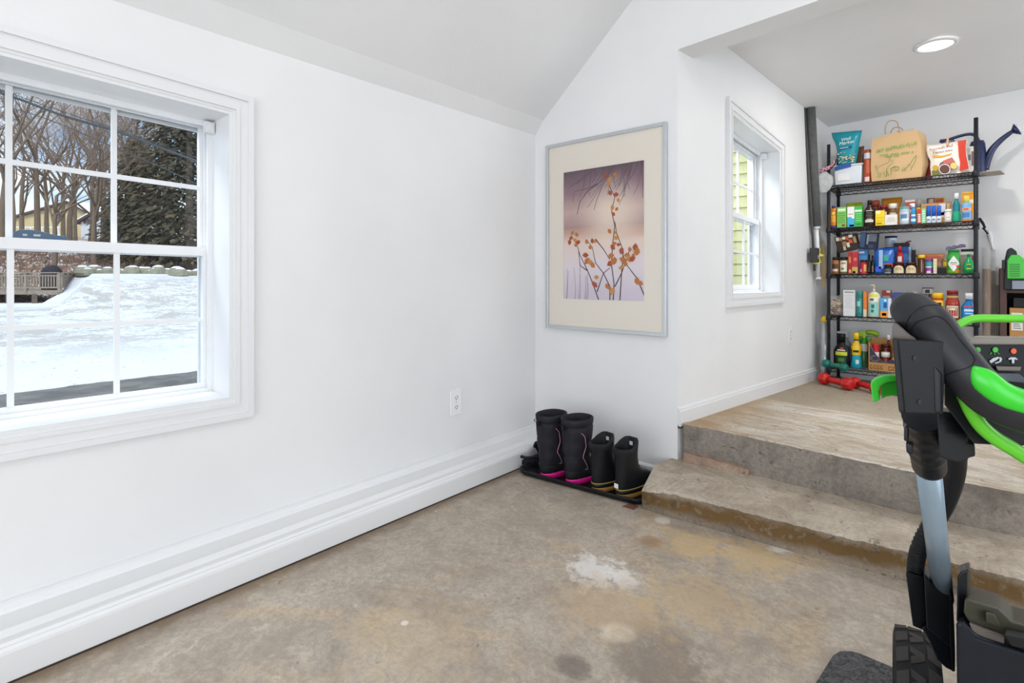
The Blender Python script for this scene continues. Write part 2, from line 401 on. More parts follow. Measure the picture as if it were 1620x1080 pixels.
# brick-coloured patch and rubble at the left foot of the upper riser
PATCH = concrete_step('pinkish_brick_patch', (.42, .30, .22), (.26, .18, .13))
b = MB(); pp = [(1081, 731.5), (1100, 735), (1130, 741), (1160, 747), (1184, 752)]
base_ = [at_z(u, v, .124) for u, v in pp]; top_ = [at_z(u, v - h, .17) for (u, v), h in zip(pp, (20, 17, 15, 12, 8))]
for i in range(4):
    a_, c_ = base_[i], base_[i+1]; ha = .052 - .006 * i; hc = .052 - .006 * (i + 1)
    b.hexa([a_, c_, c_ + Vector((0, .06, 0)), a_ + Vector((0, .06, 0)), a_ + Vector((0, .004, ha)), c_ + Vector((0, .004, hc)), c_ + Vector((0, .06, hc)), a_ + Vector((0, .06, ha))])
struct(b.build('trim_1', PATCH))
# room right and rear walls, wide openings added to let light in
b = MB(); H_ = 2.6
for (y0, y1, z0, z1) in ((YS, -2.7, 0, H_), (.5, YB, 0, H_), (-2.7, .5, 2.25, H_)): b.box((XE, y0, z0), (XE + .2, y1, z1))
struct(b.build('wall_right', WALL))
b = MB(); [b.box((XE, y0, z0), (XE + .2, y1, z1)) for y0, y1, z0, z1 in ((YB, 3.2, 0, 2.75), (5.0, YC + .2, 0, 2.75), (3.2, 5.0, 0, .7), (3.2, 5.0, 2.2, 2.75))]; struct(b.build('wall_right_raised', WALL))  # opening added for the raised room's side fill lamp
b = MB()
gz = lambda x: slopez(x) + .1
for (x0, x1, z0) in ((WA - .3, -1.6, 0), (2.6, XE, 0)): b.box((x0, YS - .2, z0), (x1, YS, 2.0))
b.prism([(WA - .3, YS, 2.0), (XE + .2, YS, 2.0)] + [(x, YS, z + .1) for x, z in prof[::-1] if x > -2.3] , (0, -.2, 0))
struct(b.build('wall_rear', WALL))
# ledge / deep base moulding along the left wall
def col0(v, z): return at_z(0, v, z).x
LX = -1.964
lp = [(WA, 0), (WA, .1385), (-2.160, .1385), (-2.150, .133), (-2.146, .124), (-2.141, .119), (-2.136, .112), (-2.0555, .108), (-2.052, .113), (-2.040, .113), (-2.028, .104), (-2.022, .099), (-2.000, .097), (-1.996, .103), (-1.985, .103), (-1.980, .095), (-1.972, .096), (-1.966, .088), (LX, .080), (LX, .004), (LX - .004, 0)]
b = MB(); b.prism([(x, YS, z) for x, z in lp], (0, YB - YS, 0)); struct(b.build('baseboard_left', TRIM))
# dark strip in the gap under it
b = MB(); b.box((LX - .01, YS, .0), (LX + .0035, YB, .0045)); struct(b.build('trim_3', DARKGAP))
# low base strip of the picture wall
b = MB(); b.prism([(LX, YB, 0), (LX, YB - .006, 0), (LX, YB - .012, .028), (LX, YB - .012, .05), (LX, YB - .006, .060), (LX, YB, .062)], (-1.262 - LX, 0, 0)); struct(b.build('baseboard_picture', TRIM))
# raised-room baseboard on wall D
b = MB(); rg = []
yy = [2.70 + (YC - 2.70) * k / 8 for k in range(9)]
for y in yy:
    t = (y - 2.75) / (5.116 - 2.75); zb = .305 + (.230 - .305) * t; zt = .400 + (.338 - .400) * t
    if y < 2.75: zt = .4005; zb = .300
    rg.append([dpt(y, zb, 0), dpt(y, zb, -.016), dpt(y, zt - .022, -.016), dpt(y, zt - .018, -.011), dpt(y, zt - .008, -.010), dpt(y, zt, -.004), dpt(y, zt, 0)])
b.rings(rg, 0, True, False); struct(b.build('baseboard_raised', TRIM))
b = MB(); rg = []
for y in yy[:-1]:
    t = (y - 2.75) / (5.116 - 2.75); zb = .305 + (.230 - .305) * t
    rg.append([dpt(y, ufz(-1.1, y) - .02, .0), dpt(y, ufz(-1.1, y) - .02, -.010), dpt(y, zb + .001, -.010), dpt(y, zb + .001, 0)])
b.rings(rg, 0, True, False); struct(b.build('trim_4', DARKGAP))
b = MB(); b.box((XC, YC - .014, ufz(0, YC) - .01), (XE, YC, ufz(0, YC) + .1)); struct(b.build('baseboard_back', TRIM), None)
# ---------------------------------------------------------------- windows
def strip(b, f, s0, s1, t0, t1, d0, d1, mi=0):      # f(s,t,d) -> point ; box in window space
    b.hexa([f(s0,t0,d0), f(s1,t0,d0), f(s1,t0,d1), f(s0,t0,d1), f(s0,t1,d0), f(s1,t1,d0), f(s1,t1,d1), f(s0,t1,d1)], mi)
def window(n, f, s0, s1, t0, t1, rev, panes, tm, cw, label, glass_cols=None, tab=.05):
    """s horizontal, t vertical, d depth outward. clear opening s0..s1,t0..t1; rev = reveal depth; tm = meeting rail"""
    w = D.objects.new('window_%d' % n, None); C.objects.link(w); struct(w, label)
    # casing : three stepped bands mitred
    b = MB()
    for (a, c, th) in ((0, .010, .010), (.010, .024, .017), (.024, cw * .72, .014), (cw * .72, cw, .022)):
        for (sa, sb, ta, tb) in ((s0-c, s0-a, t0-c, t1+c), (s1+a, s1+c, t0-c, t1+c), (s0-a, s1+a, t1+a, t1+c), (s0-a, s1+a, t0-c, t0-a)):
            strip(b, f, sa, sb, ta, tb, -th, 0)
    b.build('window_casing', TRIM, w)
    # reveal liner
    b = MB(); e = .012
    strip(b, f, s0-.004, s0+e, t0-.004, t1+.004, -.007, rev+.11); strip(b, f, s1-e, s1+.004, t0-.004, t1+.004, -.007, rev+.11); strip(b, f, s0+e, s1-e, t1-e, t1+.004, -.007, rev+.11); strip(b, f, s0+e, s1-e, t0-.004, t0+e, -.007, rev + .11)
    b.build('window_jamb', TRIM, w)
    # frame
    b = MB(); fw = .018; S0, S1, T0, T1 = s0 + e, s1 - e, t0 + e, t1 - e
    for d0, d1, ww in ((rev, rev + .012, fw), (rev + .04, rev + .052, fw), (rev + .085, rev + .10, fw + .006)):
        strip(b, f, S0, S0+ww, T0, T1, d0, d1); strip(b, f, S1-ww, S1, T0, T1, d0, d1); strip(b, f, S0+ww, S1-ww, T1-ww*1.2, T1, d0, d1); strip(b, f, S0+ww, S1-ww, T0, T0+ww*.8, d0, d1)
    b.build('window_frame', VINYL, w)
    for nm, ta, tb, d in (('lower_sash', T0 + .006, tm + .022, rev + .014), ('upper_sash', tm - .018, T1 - (.006 if n == 1 else .012), rev + .054)):
        b = MB(); st = .027 if n == 1 else .034; a0, a1 = S0 + .004, S1 - .004; rb = (.026 if n == 1 else .048) if nm == 'lower_sash' else .036; rt = .036 if nm == 'lower_sash' else (.010 if n == 1 else .030)
        th = .026
        strip(b, f, a0, a0+st, ta, tb, d, d+th); strip(b, f, a1-st, a1, ta, tb, d, d+th)
        strip(b, f, a0+st, a1-st, ta, ta+rb, d, d+th); strip(b, f, a0+st, a1-st, tb-rt, tb, d, d+th)
        sash = b.build(nm, VINYL, w)
        g0, g1, h0, h1 = a0+st, a1-st, ta+rb, tb-rt
        b = MB(); mw = .0085
        for k in range(1, panes):
            x = g0 + (g1-g0)*k/panes; strip(b, f, x-mw, x+mw, h0, h1, d+.006, d+.018)
        y = (h0+h1)/2; strip(b, f, g0, g1, y-mw, y+mw, d+.0065, d+.0175)
        b.build('muntin', VINYL, sash)
        b = MB(); b.quad(f(g0, h0, d+.020), f(g1, h0, d+.020), f(g1, h1, d+.020), f(g0, h1, d+.020)); b.build('pane', glass_mat('window_glass'), sash, recalc=False)
    # finger rail on lower sash
    b = MB(); strip(b, f, S0+.05, S0 + (S1-S0)*.55, T0+.006, T0+.014, rev+.002, rev+.016); b.build('lift_rail', VINYL, w, bevel=.001)
    # small corner bracket of a blind
    b = MB(); strip(b, f, S1-.036, S1-.002, T1-.052, T1-.008, rev-.034, rev-.002); strip(b, f, S1-.030, S1-.008, T1-.046, T1-.014, rev-.040, rev-.033)
    b.build('blind_bracket', TRIM, w, bevel=.002)
    return w
def f1(s, t, d): return Vector((WA - d, s, wz(t, s)))
window(1, f1, WY0, WY1, WZ0, WZ1, .165, 3, 1.20, .075, 'double-hung window with white grilles looking out on the snow')
def f2(s, t, d):
    k = (t - Z0a) / (Z1a - Z0a); y = s; u_ = (y - Y0) / (Y1 - Y0)
    zt = Z1a + (Z1b - Z1a) * u_; zb = Z0a + (Z0b - Z0a) * u_
    return dpt(y, zb + (zt - zb) * k, d)
tmid = Z0a + (Z1a - Z0a) * .495
window(2, f2, Y0, Y1, Z0a, Z1a, .115, 3, tmid, .072, 'white window in the raised room facing yellow siding')
# outlets
def outlet(n, P, right, norm, label, h=.125, w=.078):
    z = Vector((0, 0, 1)); o = thing('electrical_outlet', label, 'outlet', P)
    def q(a, c, d): return right * a + z * c + norm * d
    def bx(b, a0, a1, c0, c1, d0, d1, mi=0): b.hexa([q(a0,c0,d0), q(a1,c0,d0), q(a1,c0,d1), q(a0,c0,d1), q(a0,c1,d0), q(a1,c1,d0), q(a1,c1,d1), q(a0,c1,d1)], mi)
    b = MB(); bx(b, -w/2, w/2, -h/2, h/2, .0005, .006); b.build('cover_plate', M('ivory_plate', (.86, .86, .85), .3, var=.01), o, bevel=.003)
    for s in (1, -1):
        b = MB(); pts = [q(.017*math.cos(a), s*.026 + .0155*math.sin(a), .006) for a in [2*PI*k/20 for k in range(20)]]
        b.prism(pts, norm * .002); r = b.build('receptacle', M('receptacle_white', (.80, .79, .78), .35, var=.01), o)
        b = MB(); bx(b, -.009, -.0065, s*.026-.002, s*.026+.007, .0081, .0084); bx(b, .0055, .009, s*.026-.002, s*.026+.009, .0081, .0084); bx(b, -.003, .003, s*.026-.011, s*.026-.006, .0081, .0084)
        b.build('slot', K('#3a3430'), r)
    b = MB(); b.cyl(q(0, 0, .006), q(0, 0, .0075), .003); b.build('screw', M('steel_screw', (.5, .5, .5), .35, 1.), o)
pO = at_x(720.5, 636, WA)
outlet(1, pO, Vector((0, 1, 0)), Vector((1, 0, 0)), 'white duplex outlet on the long left wall above the base ledge', h=.140, w=.085)
pO = at_d(1249, 530); nn = -Vector((-1, DK, 0)).normalized(); rr = Vector((DK, 1, 0)).normalized()
outlet(2, pO, rr, nn, 'small white outlet low on the raised room wall below its window')
# ================================================================ world and lights
w = D.worlds.new('sky'); sc.world = w; w.use_nodes = True; n = w.node_tree.nodes; l = w.node_tree.links
bg = n['Background']; tc = n.new('ShaderNodeTexCoord'); no = n.new('ShaderNodeTexNoise'); no.inputs['Scale'].default_value = 5; no.inputs['Detail'].default_value = 6
mp = n.new('ShaderNodeMapping'); mp.inputs['Scale'].default_value = (1, 1, 2.5); l.new(tc.outputs['Generated'], mp.inputs[0]); l.new(mp.outputs[0], no.inputs['Vector'])
cr = n.new('ShaderNodeValToRGB'); cr.color_ramp.elements[0].position = .42; cr.color_ramp.elements[0].color = (.34, .58, .90, 1)
cr.color_ramp.elements[1].position = .62; cr.color_ramp.elements[1].color = (.90, .93, .98, 1)
l.new(no.outputs['Fac'], cr.inputs[0]); l.new(cr.outputs[0], bg.inputs[0]); bg.inputs[1].default_value = 1.25
def area(name, loc, rot, sx, sy, power, col=(1, 1, 1), spread=None):
    la = D.lights.new(name, 'AREA'); la.shape = 'RECTANGLE'; la.size = sx; la.size_y = sy; la.energy = power * .9; la.color = col
    if spread: la.spread = spread
    o = D.objects.new(name, la); C.objects.link(o); o.location = loc; o.rotation_euler = rot; return o
sun = D.lights.new('sun', 'SUN'); sun.energy = 2.1; sun.angle = math.radians(15); sun.color = (1, .97, .92)
so = D.objects.new('sun', sun); C.objects.link(so); so.rotation_euler = (math.radians(38), 0, math.radians(60)); so.location = (0, 0, 20)
# unseen fill lamps added in the openings behind and right of the camera
area('rear_opening_fill', (.7, YS + .05, 1.1), (math.radians(90), 0, 0), 3.8, 2.0, 84, (.97, .985, 1.))
area('side_opening_fill', (XE - .05, -1.1, 1.2), (math.radians(90), 0, math.radians(90)), 3.1, 2.1, 52, (.97, .985, 1.))
area('raised_side_fill', (XE - .05, 4.1, 1.45), (math.radians(140), 0, math.radians(90)), 1.7, 1.4, 46, (.90, .95, 1.))  # added lamp, tilted up to brighten the raised ceiling
# lamps added outside and above the two windows to brighten their reveals
area('window_reveal_fill', (WA - .75, .6, 2.45), (0, math.radians(-38), 0), .5, 1.4, 70, (.88, .94, 1.))
pw = dpt((Y0 + Y1) / 2, 2.75, .80); area('window_reveal_fill', pw, (0, math.radians(-35), 0), .4, 1.1, 60, (.90, .95, 1.))
# unseen fill lamp added under the ridge to even out the walls
area('ridge_fill', (.7, .2, 3.9), (0, 0, 0), 1.6, 3.0, 34, (1, .985, .96))
# recessed light of the raised room
def downlight(px, py, label, power):
    z = ccz(px, py); o = thing('recessed_ceiling_light', label, 'ceiling light', (px, py, z))
    R = .088
    b = MB(); b.lathe([(R + .022, -.001), (R + .020, -.007), (R, -.009), (R - .004, -.003), (R - .004, -.001)], 32, cap=False); b.build('trim_ring', TRIM, o)
    b = MB(); b.lathe([(R - .004, -.004), (R*.5, -.006), (.001, -.0065)], 32); b.build('lens', M('lamp_lens', (1, 1, 1), .5, emit=(1, .97, .92, 6)), o)
    la = D.lights.new('downlight', 'AREA'); la.shape = 'DISK'; la.size = .15; la.energy = power * .9; la.color = (1, .965, .92)
    q = D.objects.new('downlight', la); C.objects.link(q); q.location = (px, py, z - .02)
pl = at_z(1480, 83, 2.46); F_ = FPX * (2.46 - CH) / (HV - 83); pl = W(1480, 83, F_)
downlight(pl.x, pl.y, 'round recessed light glowing in the raised room ceiling', 12)
area('raised_room_fill', (2.2, 3.9, 2.35), (0, 0, 0), .8, .8, 8, (.97, .98, 1.))  # added fill lamp out of view, no fixture modelled
# ================================================================ outdoors through the windows
def smooth(a, b_, x):
    t = max(0, min(1, (x - a) / (b_ - a))); return t * t * (3 - 2 * t)
def gz(x, y):
    d = -x; th = y / max(1, d); k = smooth(.145, .162, th)
    h = -.30 + 1.55 * smooth(21, 36, d) * k + 1.6 * smooth(40, 50, d) * (1 - k)
    h += 2.6 * smooth(39, 62, d + 4 * smooth(.12, .5, th)) + 3.2 * smooth(60, 110, d)
    return h
def snow_mat():
    s = NB('snowy_lawn'); a = s.noise(.5, 6, 1.2, .7); b_ = s.noise(5, 6, 1., .7); c_ = s.noise(14, 4, .4)
    d = s.math('MULTIPLY', s.sep(0), -1)
    patch = s.math('MULTIPLY', s.mr(s.math('ADD', s.math('MULTIPLY', a, .5), s.math('MULTIPLY', b_, .5)), .46, .54), s.math('MULTIPLY', s.mr(d, 9, 16), s.mr(d, 30, 35, 1., 0.)))
    c = s.mix(s.math('MULTIPLY', patch, .65), (.78, .80, .84), (.36, .30, .21))
    c = s.mix(s.math('MULTIPLY', s.mr(c_, .655, .68), .8), c, (.2, .15, .1))
    e = s.math('ADD', d, s.math('MULTIPLY', s.math('SUBTRACT', s.noise(2, 5), .5), .35))
    c = s.mix(s.mr(e, 8.72, 8.66), c, s.mix(s.mr(s.noise(3, 5, .5), .35, .65), (.12, .115, .11), (.20, .19, .17)))
    f = s.math('ADD', s.mr(d, 37, 41), s.math('MULTIPLY', s.noise(.9, 6, 1.5, .7), .0))
    leaf = s.mix(s.mr(s.noise(1.6, 6, 1.5, .75), .44, .56), (.30, .17, .10), (.86, .85, .86))
    leaf = s.mix(s.mr(s.noise(.7, 6, 1., .7), .45, .55), s.mix(s.mr(b_, .4, .6), (.16, .10, .065), (.36, .20, .12)), leaf)
    c = s.mix(f, c, leaf)
    return s.out(c, .8, b_, .3, .05)
b = MB(); NX, NY = 90, 60; idx = {}
for i in range(NX + 1):
    d = 2.45 + (i / NX) ** 1.8 * 118
    for j in range(NY + 1):
        y = -8 - .15 * d + (18 + 1.25 * d) * j / NY
        idx[i, j] = len(b.v); b.v.append((-d, y, gz(-d, y)))
for i in range(NX):
    for j in range(NY): b.f.append([idx[i,j], idx[i+1,j], idx[i+1,j+1], idx[i,j+1]]); b.mi.append(0); b.sm.append(True)
struct(b.build('ground', snow_mat()))
def gp(u, d):                                 # point on the ground seen in column u at distance d beyond the wall direction
    r = ray(u); F = d / -r.x; return Vector((r.x * F, r.y * F, gz(-d, r.y * F)))
WOODG = M('weathered_deck_wood', (.27, .22, .17), .85, var=.25, scale=6)
WOODD = M('dark_deck_wood', (.12, .09, .07), .85, var=.3, scale=6)
# deck
def dk(u, F): p = ray(u) * F; return p
F0 = 27.5
dz = CH + (HV - 459) * F0 / FPX; zt = CH + (HV - 430.5) * F0 / FPX
e1 = dk(-70, F0); e2 = dk(96, F0); e3 = dk(118, F0 + 3.6); e4 = dk(-60, F0 + 3.6)
deck = thing('wooden_deck', 'low weathered wooden deck with railing in the snowy yard', 'deck', (e2.x, e2.y, dz))
org = Vector((e2.x, e2.y, dz))
def rel(p, z): return Vector((p.x, p.y, z)) - org
b = MB(); b.hexa([rel(p, dz - .22) for p in (e1, e2, e3, e4)] + [rel(p, dz) for p in (e1, e2, e3, e4)]); b.build('platform', WOODG, deck)
for p, q in ((e1, e2), (e2, e3)):
    for k in range(0, 5):
        c = p.lerp(q, k / 4) if (p, q) != (e2, e3) or k else p
        b = MB(); b.box(tuple(rel(c, -.45) - Vector((.1, .1, 0))), tuple(rel(c, dz - .2) + Vector((.1, .1, 0)))); b.build('support_post', WOODD, deck)
for p, q, nm in ((e1, e2, 'front'), (e2, e3, 'side')):
    L = (q - p).length; d_ = (q - p).normalized(); nrm = Vector((-d_.y, d_.x, 0))
    b = MB()
    def bar(a, c, z0, z1, t=.05):
        A = p + d_ * a; B = p + d_ * c
        b.hexa([rel(A - nrm*t, z0), rel(B - nrm*t, z0), rel(B + nrm*t, z0), rel(A + nrm*t, z0), rel(A - nrm*t, z1), rel(B - nrm*t, z1), rel(B + nrm*t, z1), rel(A + nrm*t, z1)])
    bar(0, L, zt - .05, zt, .09); bar(0, L, zt - .22, zt - .15); bar(0, L, dz + .10, dz + .18)
    k = 0.
    while k < L: bar(k, min(L, k + .055), dz + .1, zt - .1, .02); k += .15
    for a in (0, L * .33, L * .66, L - .12): bar(a, a + .12, dz - .1, zt, .06)
    b.build('railing', WOODG, deck)
g = dk(82, F0 + 1.3)
grill = thing('covered_grill', 'dark covered grill standing on the deck behind its railing', 'grill', (g.x, g.y, dz))
b = MB(); b.lathe([(.62, 0), (.68, .3), (.66, .75), (.62, 1.0), (.45, 1.22), (.2, 1.32), (.02, 1.34)], 18, sy=.7); b.build('cover', K('#2a2a33', .8), grill)
b = MB(); b.box((-.5, -.3, .0), (.5, .3, .1)); b.build('base', WOODD, grill)
# stones along the top of the lawn
STONE = M('lichen_stone', (.26, .25, .18), .9, var=.45, scale=2.5); SNOWCAP = M('snow_on_rocks', (.88, .9, .93), .8)
rr_ = random.Random(5); grp = 'boulders along the top edge of the snowy lawn'
for k in range(30):
    u = 130 + k * 6.8 + rr_.uniform(-2, 2); d = 38.3 + rr_.uniform(-.6, .9) - 4.8 * smooth(200, 300, u) 
    p = gp(u, d); r = rr_.uniform(.2, .48)
    b = MB(); rings_ = []
    for z, q in ((-.3, .9), (.1, 1.05), (.5, 1.), (.85, .7), (1.05, .3)):
        rings_.append([(r * q * rr_.uniform(.85, 1.1) * math.cos(a), r * q * rr_.uniform(.85, 1.1) * math.sin(a), z * r * 1.1) for a in [2*PI*i/8 for i in range(8)]])
    b.rings(rings_, [0, 0, 0, 1], True, False)
    o = b.build('boulder', [STONE, SNOWCAP], loc=p); tag(o, 'lichen-covered boulder with snow on top, in the row edging the lawn', 'rock', grp)
# bare trees
BARK = M('bare_bark', (.20, .145, .10), .9, var=.3, scale=4); TWIG = M('fine_twigs', (.33, .235, .175), .9, var=.2, scale=4)
def grow(b, rnd, p, d, L, r, lev, maxl, spread):
    n = 3; pts = [p]; q = p; dd = d.copy()
    for i in range(n):
        dd = (dd + Vector((rnd.uniform(-1, 1), rnd.uniform(-1, 1), rnd.uniform(-.6, .9))) * (.10 + .05 * lev)).normalized()
        q = q + dd * (L / n); pts.append(q)
    rs = [r * (1 - .45 * i / n) for i in range(n + 1)]
    b.tube(pts, rs, 6 if lev < 2 else 3, 0 if lev < 3 else 1, cap=False)
    if lev >= maxl: return
    if lev == 4: L *= .8
    k = (rnd.choice((3, 3, 4)) if lev < 4 else 5) if lev else 6
    for j in range(k):
        t = rnd.uniform(.35, 1.) if j else 1.
        i = min(n - 1, int(t * n)); base = pts[i].lerp(pts[i+1], t * n - i)
        ax = Vector((rnd.uniform(-1, 1), rnd.uniform(-1, 1), rnd.uniform(-.3, .5))).normalized()
        nd = (dd + ax * spread * rnd.uniform(.6, 1.2)).normalized()
        grow(b, rnd, base, nd, L * rnd.uniform(.55, .78), rs[i] * rnd.uniform(.42, .62), lev + 1, maxl, spread)
protos = []
for sd in range(4):
    b = MB(); rnd = random.Random(sd + 11); grow(b, rnd, Vector((0, 0, -.3)), Vector((0, 0, 1)), 6.2, .175, 0, 5, .85)
    me = b.build('bare_tree', [BARK, TWIG], recalc=False); protos.append(me)
tl = [(60, 55, 1.05, 0, 'thick-trunked bare tree rising above the deck, left of the yellow gable'),
      (75, 62, .85, 1, None), (120, 60, .8, 2, None), (142, 56, .95, 3, None), (163, 50, 1.0, 0, 'bare tree with straight trunk just left of the dark evergreens'),
      (5, 50, 1.1, 1, 'bare tree seen in the narrow left pane'), (-20, 60, 1.1, 2, None), (35, 72, 1.0, 3, None), (100, 80, 1.1, 0, None), (150, 78, 1.15, 1, None), (185, 66, 1.1, 2, None), (235, 46, .8, 1, None), (85, 46, .7, 2, None), (150, 44, .75, 2, None), (110, 70, 1.2, 1, None), (205, 48, 1.1, 3, 'crooked bare tree overlapping the dark evergreens'), (225, 70, 1.2, 0, None), (250, 60, 1.1, 1, None), (275, 72, 1.2, 3, None),
      (20, 95, 1.2, 1, None), (170, 92, 1.3, 1, None)]
used = set(); rnd = random.Random(9)
for (u, d, s, k, lab) in tl:
    o = protos[k]
    if k in used: o = protos[k].copy(); C.objects.link(o)
    used.add(k); o.location = gp(u, d); o.rotation_euler = (0, 0, rnd.uniform(0, 6.3)); o.scale = (s * 1.35,) * 2 + (s * 1.25,)
    if lab: tag(o, lab, 'tree')
    else: tag(o, 'leafless brown tree standing on the wooded slope behind the yard', 'tree', 'bare trees on the slope behind the yard')
# evergreens
FOL = M('dark_evergreen', (.062, .056, .030), .95, var=.5, scale=1.2); FOL2 = M('brown_green_evergreen', (.13, .10, .055), .95, var=.5, scale=1.2)
def evergreen(u, d, h, r, label, sd):
    p = gp(u, d); t = thing('evergreen_tree', label, 'tree', p); rnd = random.Random(sd)
    b = MB(); b.tube([(0, 0, -.3), (0, 0, h)], [.28, .03], 7); b.build('trunk', BARK, t)
    b = MB()
    for i in range(3800):
        z = .06 * h + (h * .94) * rnd.random() ** 1.0; k = 1 - (z / h) ** 1.6; rad = r * k * rnd.uniform(.25, 1.); a = rnd.uniform(0, 2*PI)
        c = Vector((rad * math.cos(a), rad * math.sin(a), z - rad * .25)); L = rnd.uniform(.22, .55) * (r / 3)
        dr = Vector((math.cos(a), math.sin(a), -.6 + rnd.uniform(-.3, .3))).normalized(); sd_ = dr.cross(Vector((0, 0, 1))).normalized()
        b.add([c, c + dr*L*.5 + sd_*L*.28, c + dr*L, c + dr*L*.5 - sd_*L*.28 - Vector((0, 0, L*.2))], [(0,1,2,3)], rnd.choice((0, 0, 1)))
    b.build('foliage', [FOL, FOL2], t, recalc=False)
evergreen(300, 40, 21, 3.6, 'tall dark evergreen nearest the right side of the window', 1)
evergreen(262, 44, 17, 3.4, 'dark evergreen between the tallest one and the crooked bare tree', 2)
evergreen(212, 47, 9.5, 3.2, 'short bushy evergreen low beside the window grille', 3)
evergreen(336, 41, 22, 4.0, 'evergreen hidden partly behind the right sash stile', 4)
evergreen(186, 70, 6.5, 1.6, 'small young evergreen in front of the pale blue house', 5)
# houses
def house(u0, u1, F, vb, ve, vr, mat, label, roof='#5b4a44', win=(), gable=.5, depth=8, porch=False):
    a = ray(u0) * F; c = ray(u1) * F; zb = CH + (HV - vb) * F / FPX; ze = CH + (HV - ve) * F / FPX; zr = CH + (HV - vr) * F / FPX
    t = thing('house', label, 'house', (a.x, a.y, zb - 2)); org = Vector((a.x, a.y, zb - 2)); dd = (c - a); L = dd.length; dd.normalize(); nn = Vector((FD.x, FD.y, 0))
    def q(s, z, d=0): return a + dd * s + nn * d - org + Vector((0, 0, z))
    b = MB(); b.prism([q(0, zb - 2), q(L, zb - 2), q(L, ze), q(L * gable, zr), q(0, ze)], nn * depth); b.build('wall', mat, t)
    b = MB()
    for (s0, z0, s1, z1) in ((-.6, ze - .25, L * gable, zr), (L * gable, zr, L + .6, ze - .25)):
        b.prism([q(s0, z0, -.5), q(s1, z1, -.5), q(s1, z1 + .35, -.5), q(s0, z0 + .35, -.5)], nn * (depth + 1))
    r = b.build('roof', [K(roof, .9)], t); 
    b = MB()
    for (s0, z0, s1, z1) in ((-.6, ze - .25, L * gable, zr), (L * gable, zr, L + .6, ze - .25)):
        b.prism([q(s0, z0 + .35, -.5), q(s1, z1 + .35, -.5), q(s1, z1 + .55, -.5), q(s0, z0 + .55, -.5)], nn * (depth + 1))
    b.build('roof_snow', SNOWCAP, t)
    for (u, v, wpx, hpx) in win:
        pw = W(u, v, F) - a; s = pw.dot(dd); z = CH + (HV - v) * F / FPX; ww = wpx * F / FPX / 2; hh = hpx * F / FPX / 2
        b = MB(); b.hexa([q(s-ww, z-hh, -.1), q(s+ww, z-hh, -.1), q(s+ww, z-hh, .05), q(s-ww, z-hh, .05), q(s-ww, z+hh, -.1), q(s+ww, z+hh, -.1), q(s+ww, z+hh, .05), q(s-ww, z+hh, .05)])
        wn = b.build('window', K('#5a616c', .3), t)
        for sg in (-1, 1):
            b = MB(); s2 = s + sg * ww * 1.45; k = ww * .4
            b.hexa([q(s2-k, z-hh, -.15), q(s2+k, z-hh, -.15), q(s2+k, z-hh, .05), q(s2-k, z-hh, .05), q(s2-k, z+hh, -.15), q(s2+k, z+hh, -.15), q(s2+k, z+hh, .05), q(s2-k, z+hh, .05)])
            b.build('shutter', K('#5a3a2c', .8), t)
    if porch:
        b = MB()
        for k in range(9): b.hexa([q(L*.2 + k*.9 + i, zb + j, -3 + m) for j in (0, 1.0) for (i, m) in ((0, 0), (.12, 0), (.12, .12), (0, .12))])
        b.hexa([q(L*.2 + i, zb + 1 + j, -3 + m) for j in (0, .15) for (i, m) in ((0, 0), (8, 0), (8, .2), (0, .2))])
        b.hexa([q(L*.2 + i, zb - .3 + j, -3 + m) for j in (0, .25) for (i, m) in ((0, 0), (8, 0), (8, 3), (0, 3))])
        b.build('porch_railing', SNOWCAP, t)
    return t, q, L, zr, b
t, q, L, zr, _ = house(22, 150, 88, 372, 345, 321, M('yellow_siding_house', hexc('#cdb98a'), .9, var=.1, scale=1), 'yellow gabled house with a shuttered window seen through bare trees', win=((90, 343, 8, 9),), gable=.68, porch=True)
b = MB(); s_ = L * .42; zc = zr - .6
b.hexa([q(s_ + i, zc + j, 2 + m) for j in (-1.6, 1.3) for (i, m) in ((0, 0), (1.6, 0), (1.6, 1.6), (0, 1.6))]); b.build('chimney', K('#7a4a3a', .9), t)
house(128, 175, 80, 378, 352, 335, M('white_siding_house', hexc('#d8dbe0'), .9, var=.06, scale=1), 'white house with snowy roof right of the yellow one', win=((138, 350, 5, 7),), gable=.6)
house(170, 235, 84, 380, 340, 318, M('pale_blue_siding_house', hexc('#b9c6cf'), .9, var=.06, scale=1), 'pale blue house mostly behind the evergreens', gable=.55)
house(-60, 26, 95, 372, 352, 333, M('brown_house', hexc('#8a6a5a'), .9, var=.1, scale=1), 'brown-roofed house at the far left of the view', gable=.5)
# leafy brush on the slope
b = MB(); rnd = random.Random(21)
for k in range(1500):
    u = rnd.uniform(-30, 330); d = rnd.uniform(38.5, 58); p = gp(u, d); h = rnd.uniform(.3, 1.0)
    for m in range(2):
        q_ = p + Vector((rnd.uniform(-.6, .6), rnd.uniform(-.6, .6), h)); s_ = rnd.uniform(.015, .04)
        b.add([p + Vector((-s_, 0, 0)), p + Vector((0, s_, 0)), p + Vector((s_, 0, 0)), q_], [(0, 1, 3), (1, 2, 3), (2, 0, 3)], 0)
tag(b.build('brush', [M('dry_brush', (.24, .15, .10), .95, var=.4, scale=2)], recalc=False), 'dry brown brush and weeds covering the wooded slope', 'brush', kind='stuff')
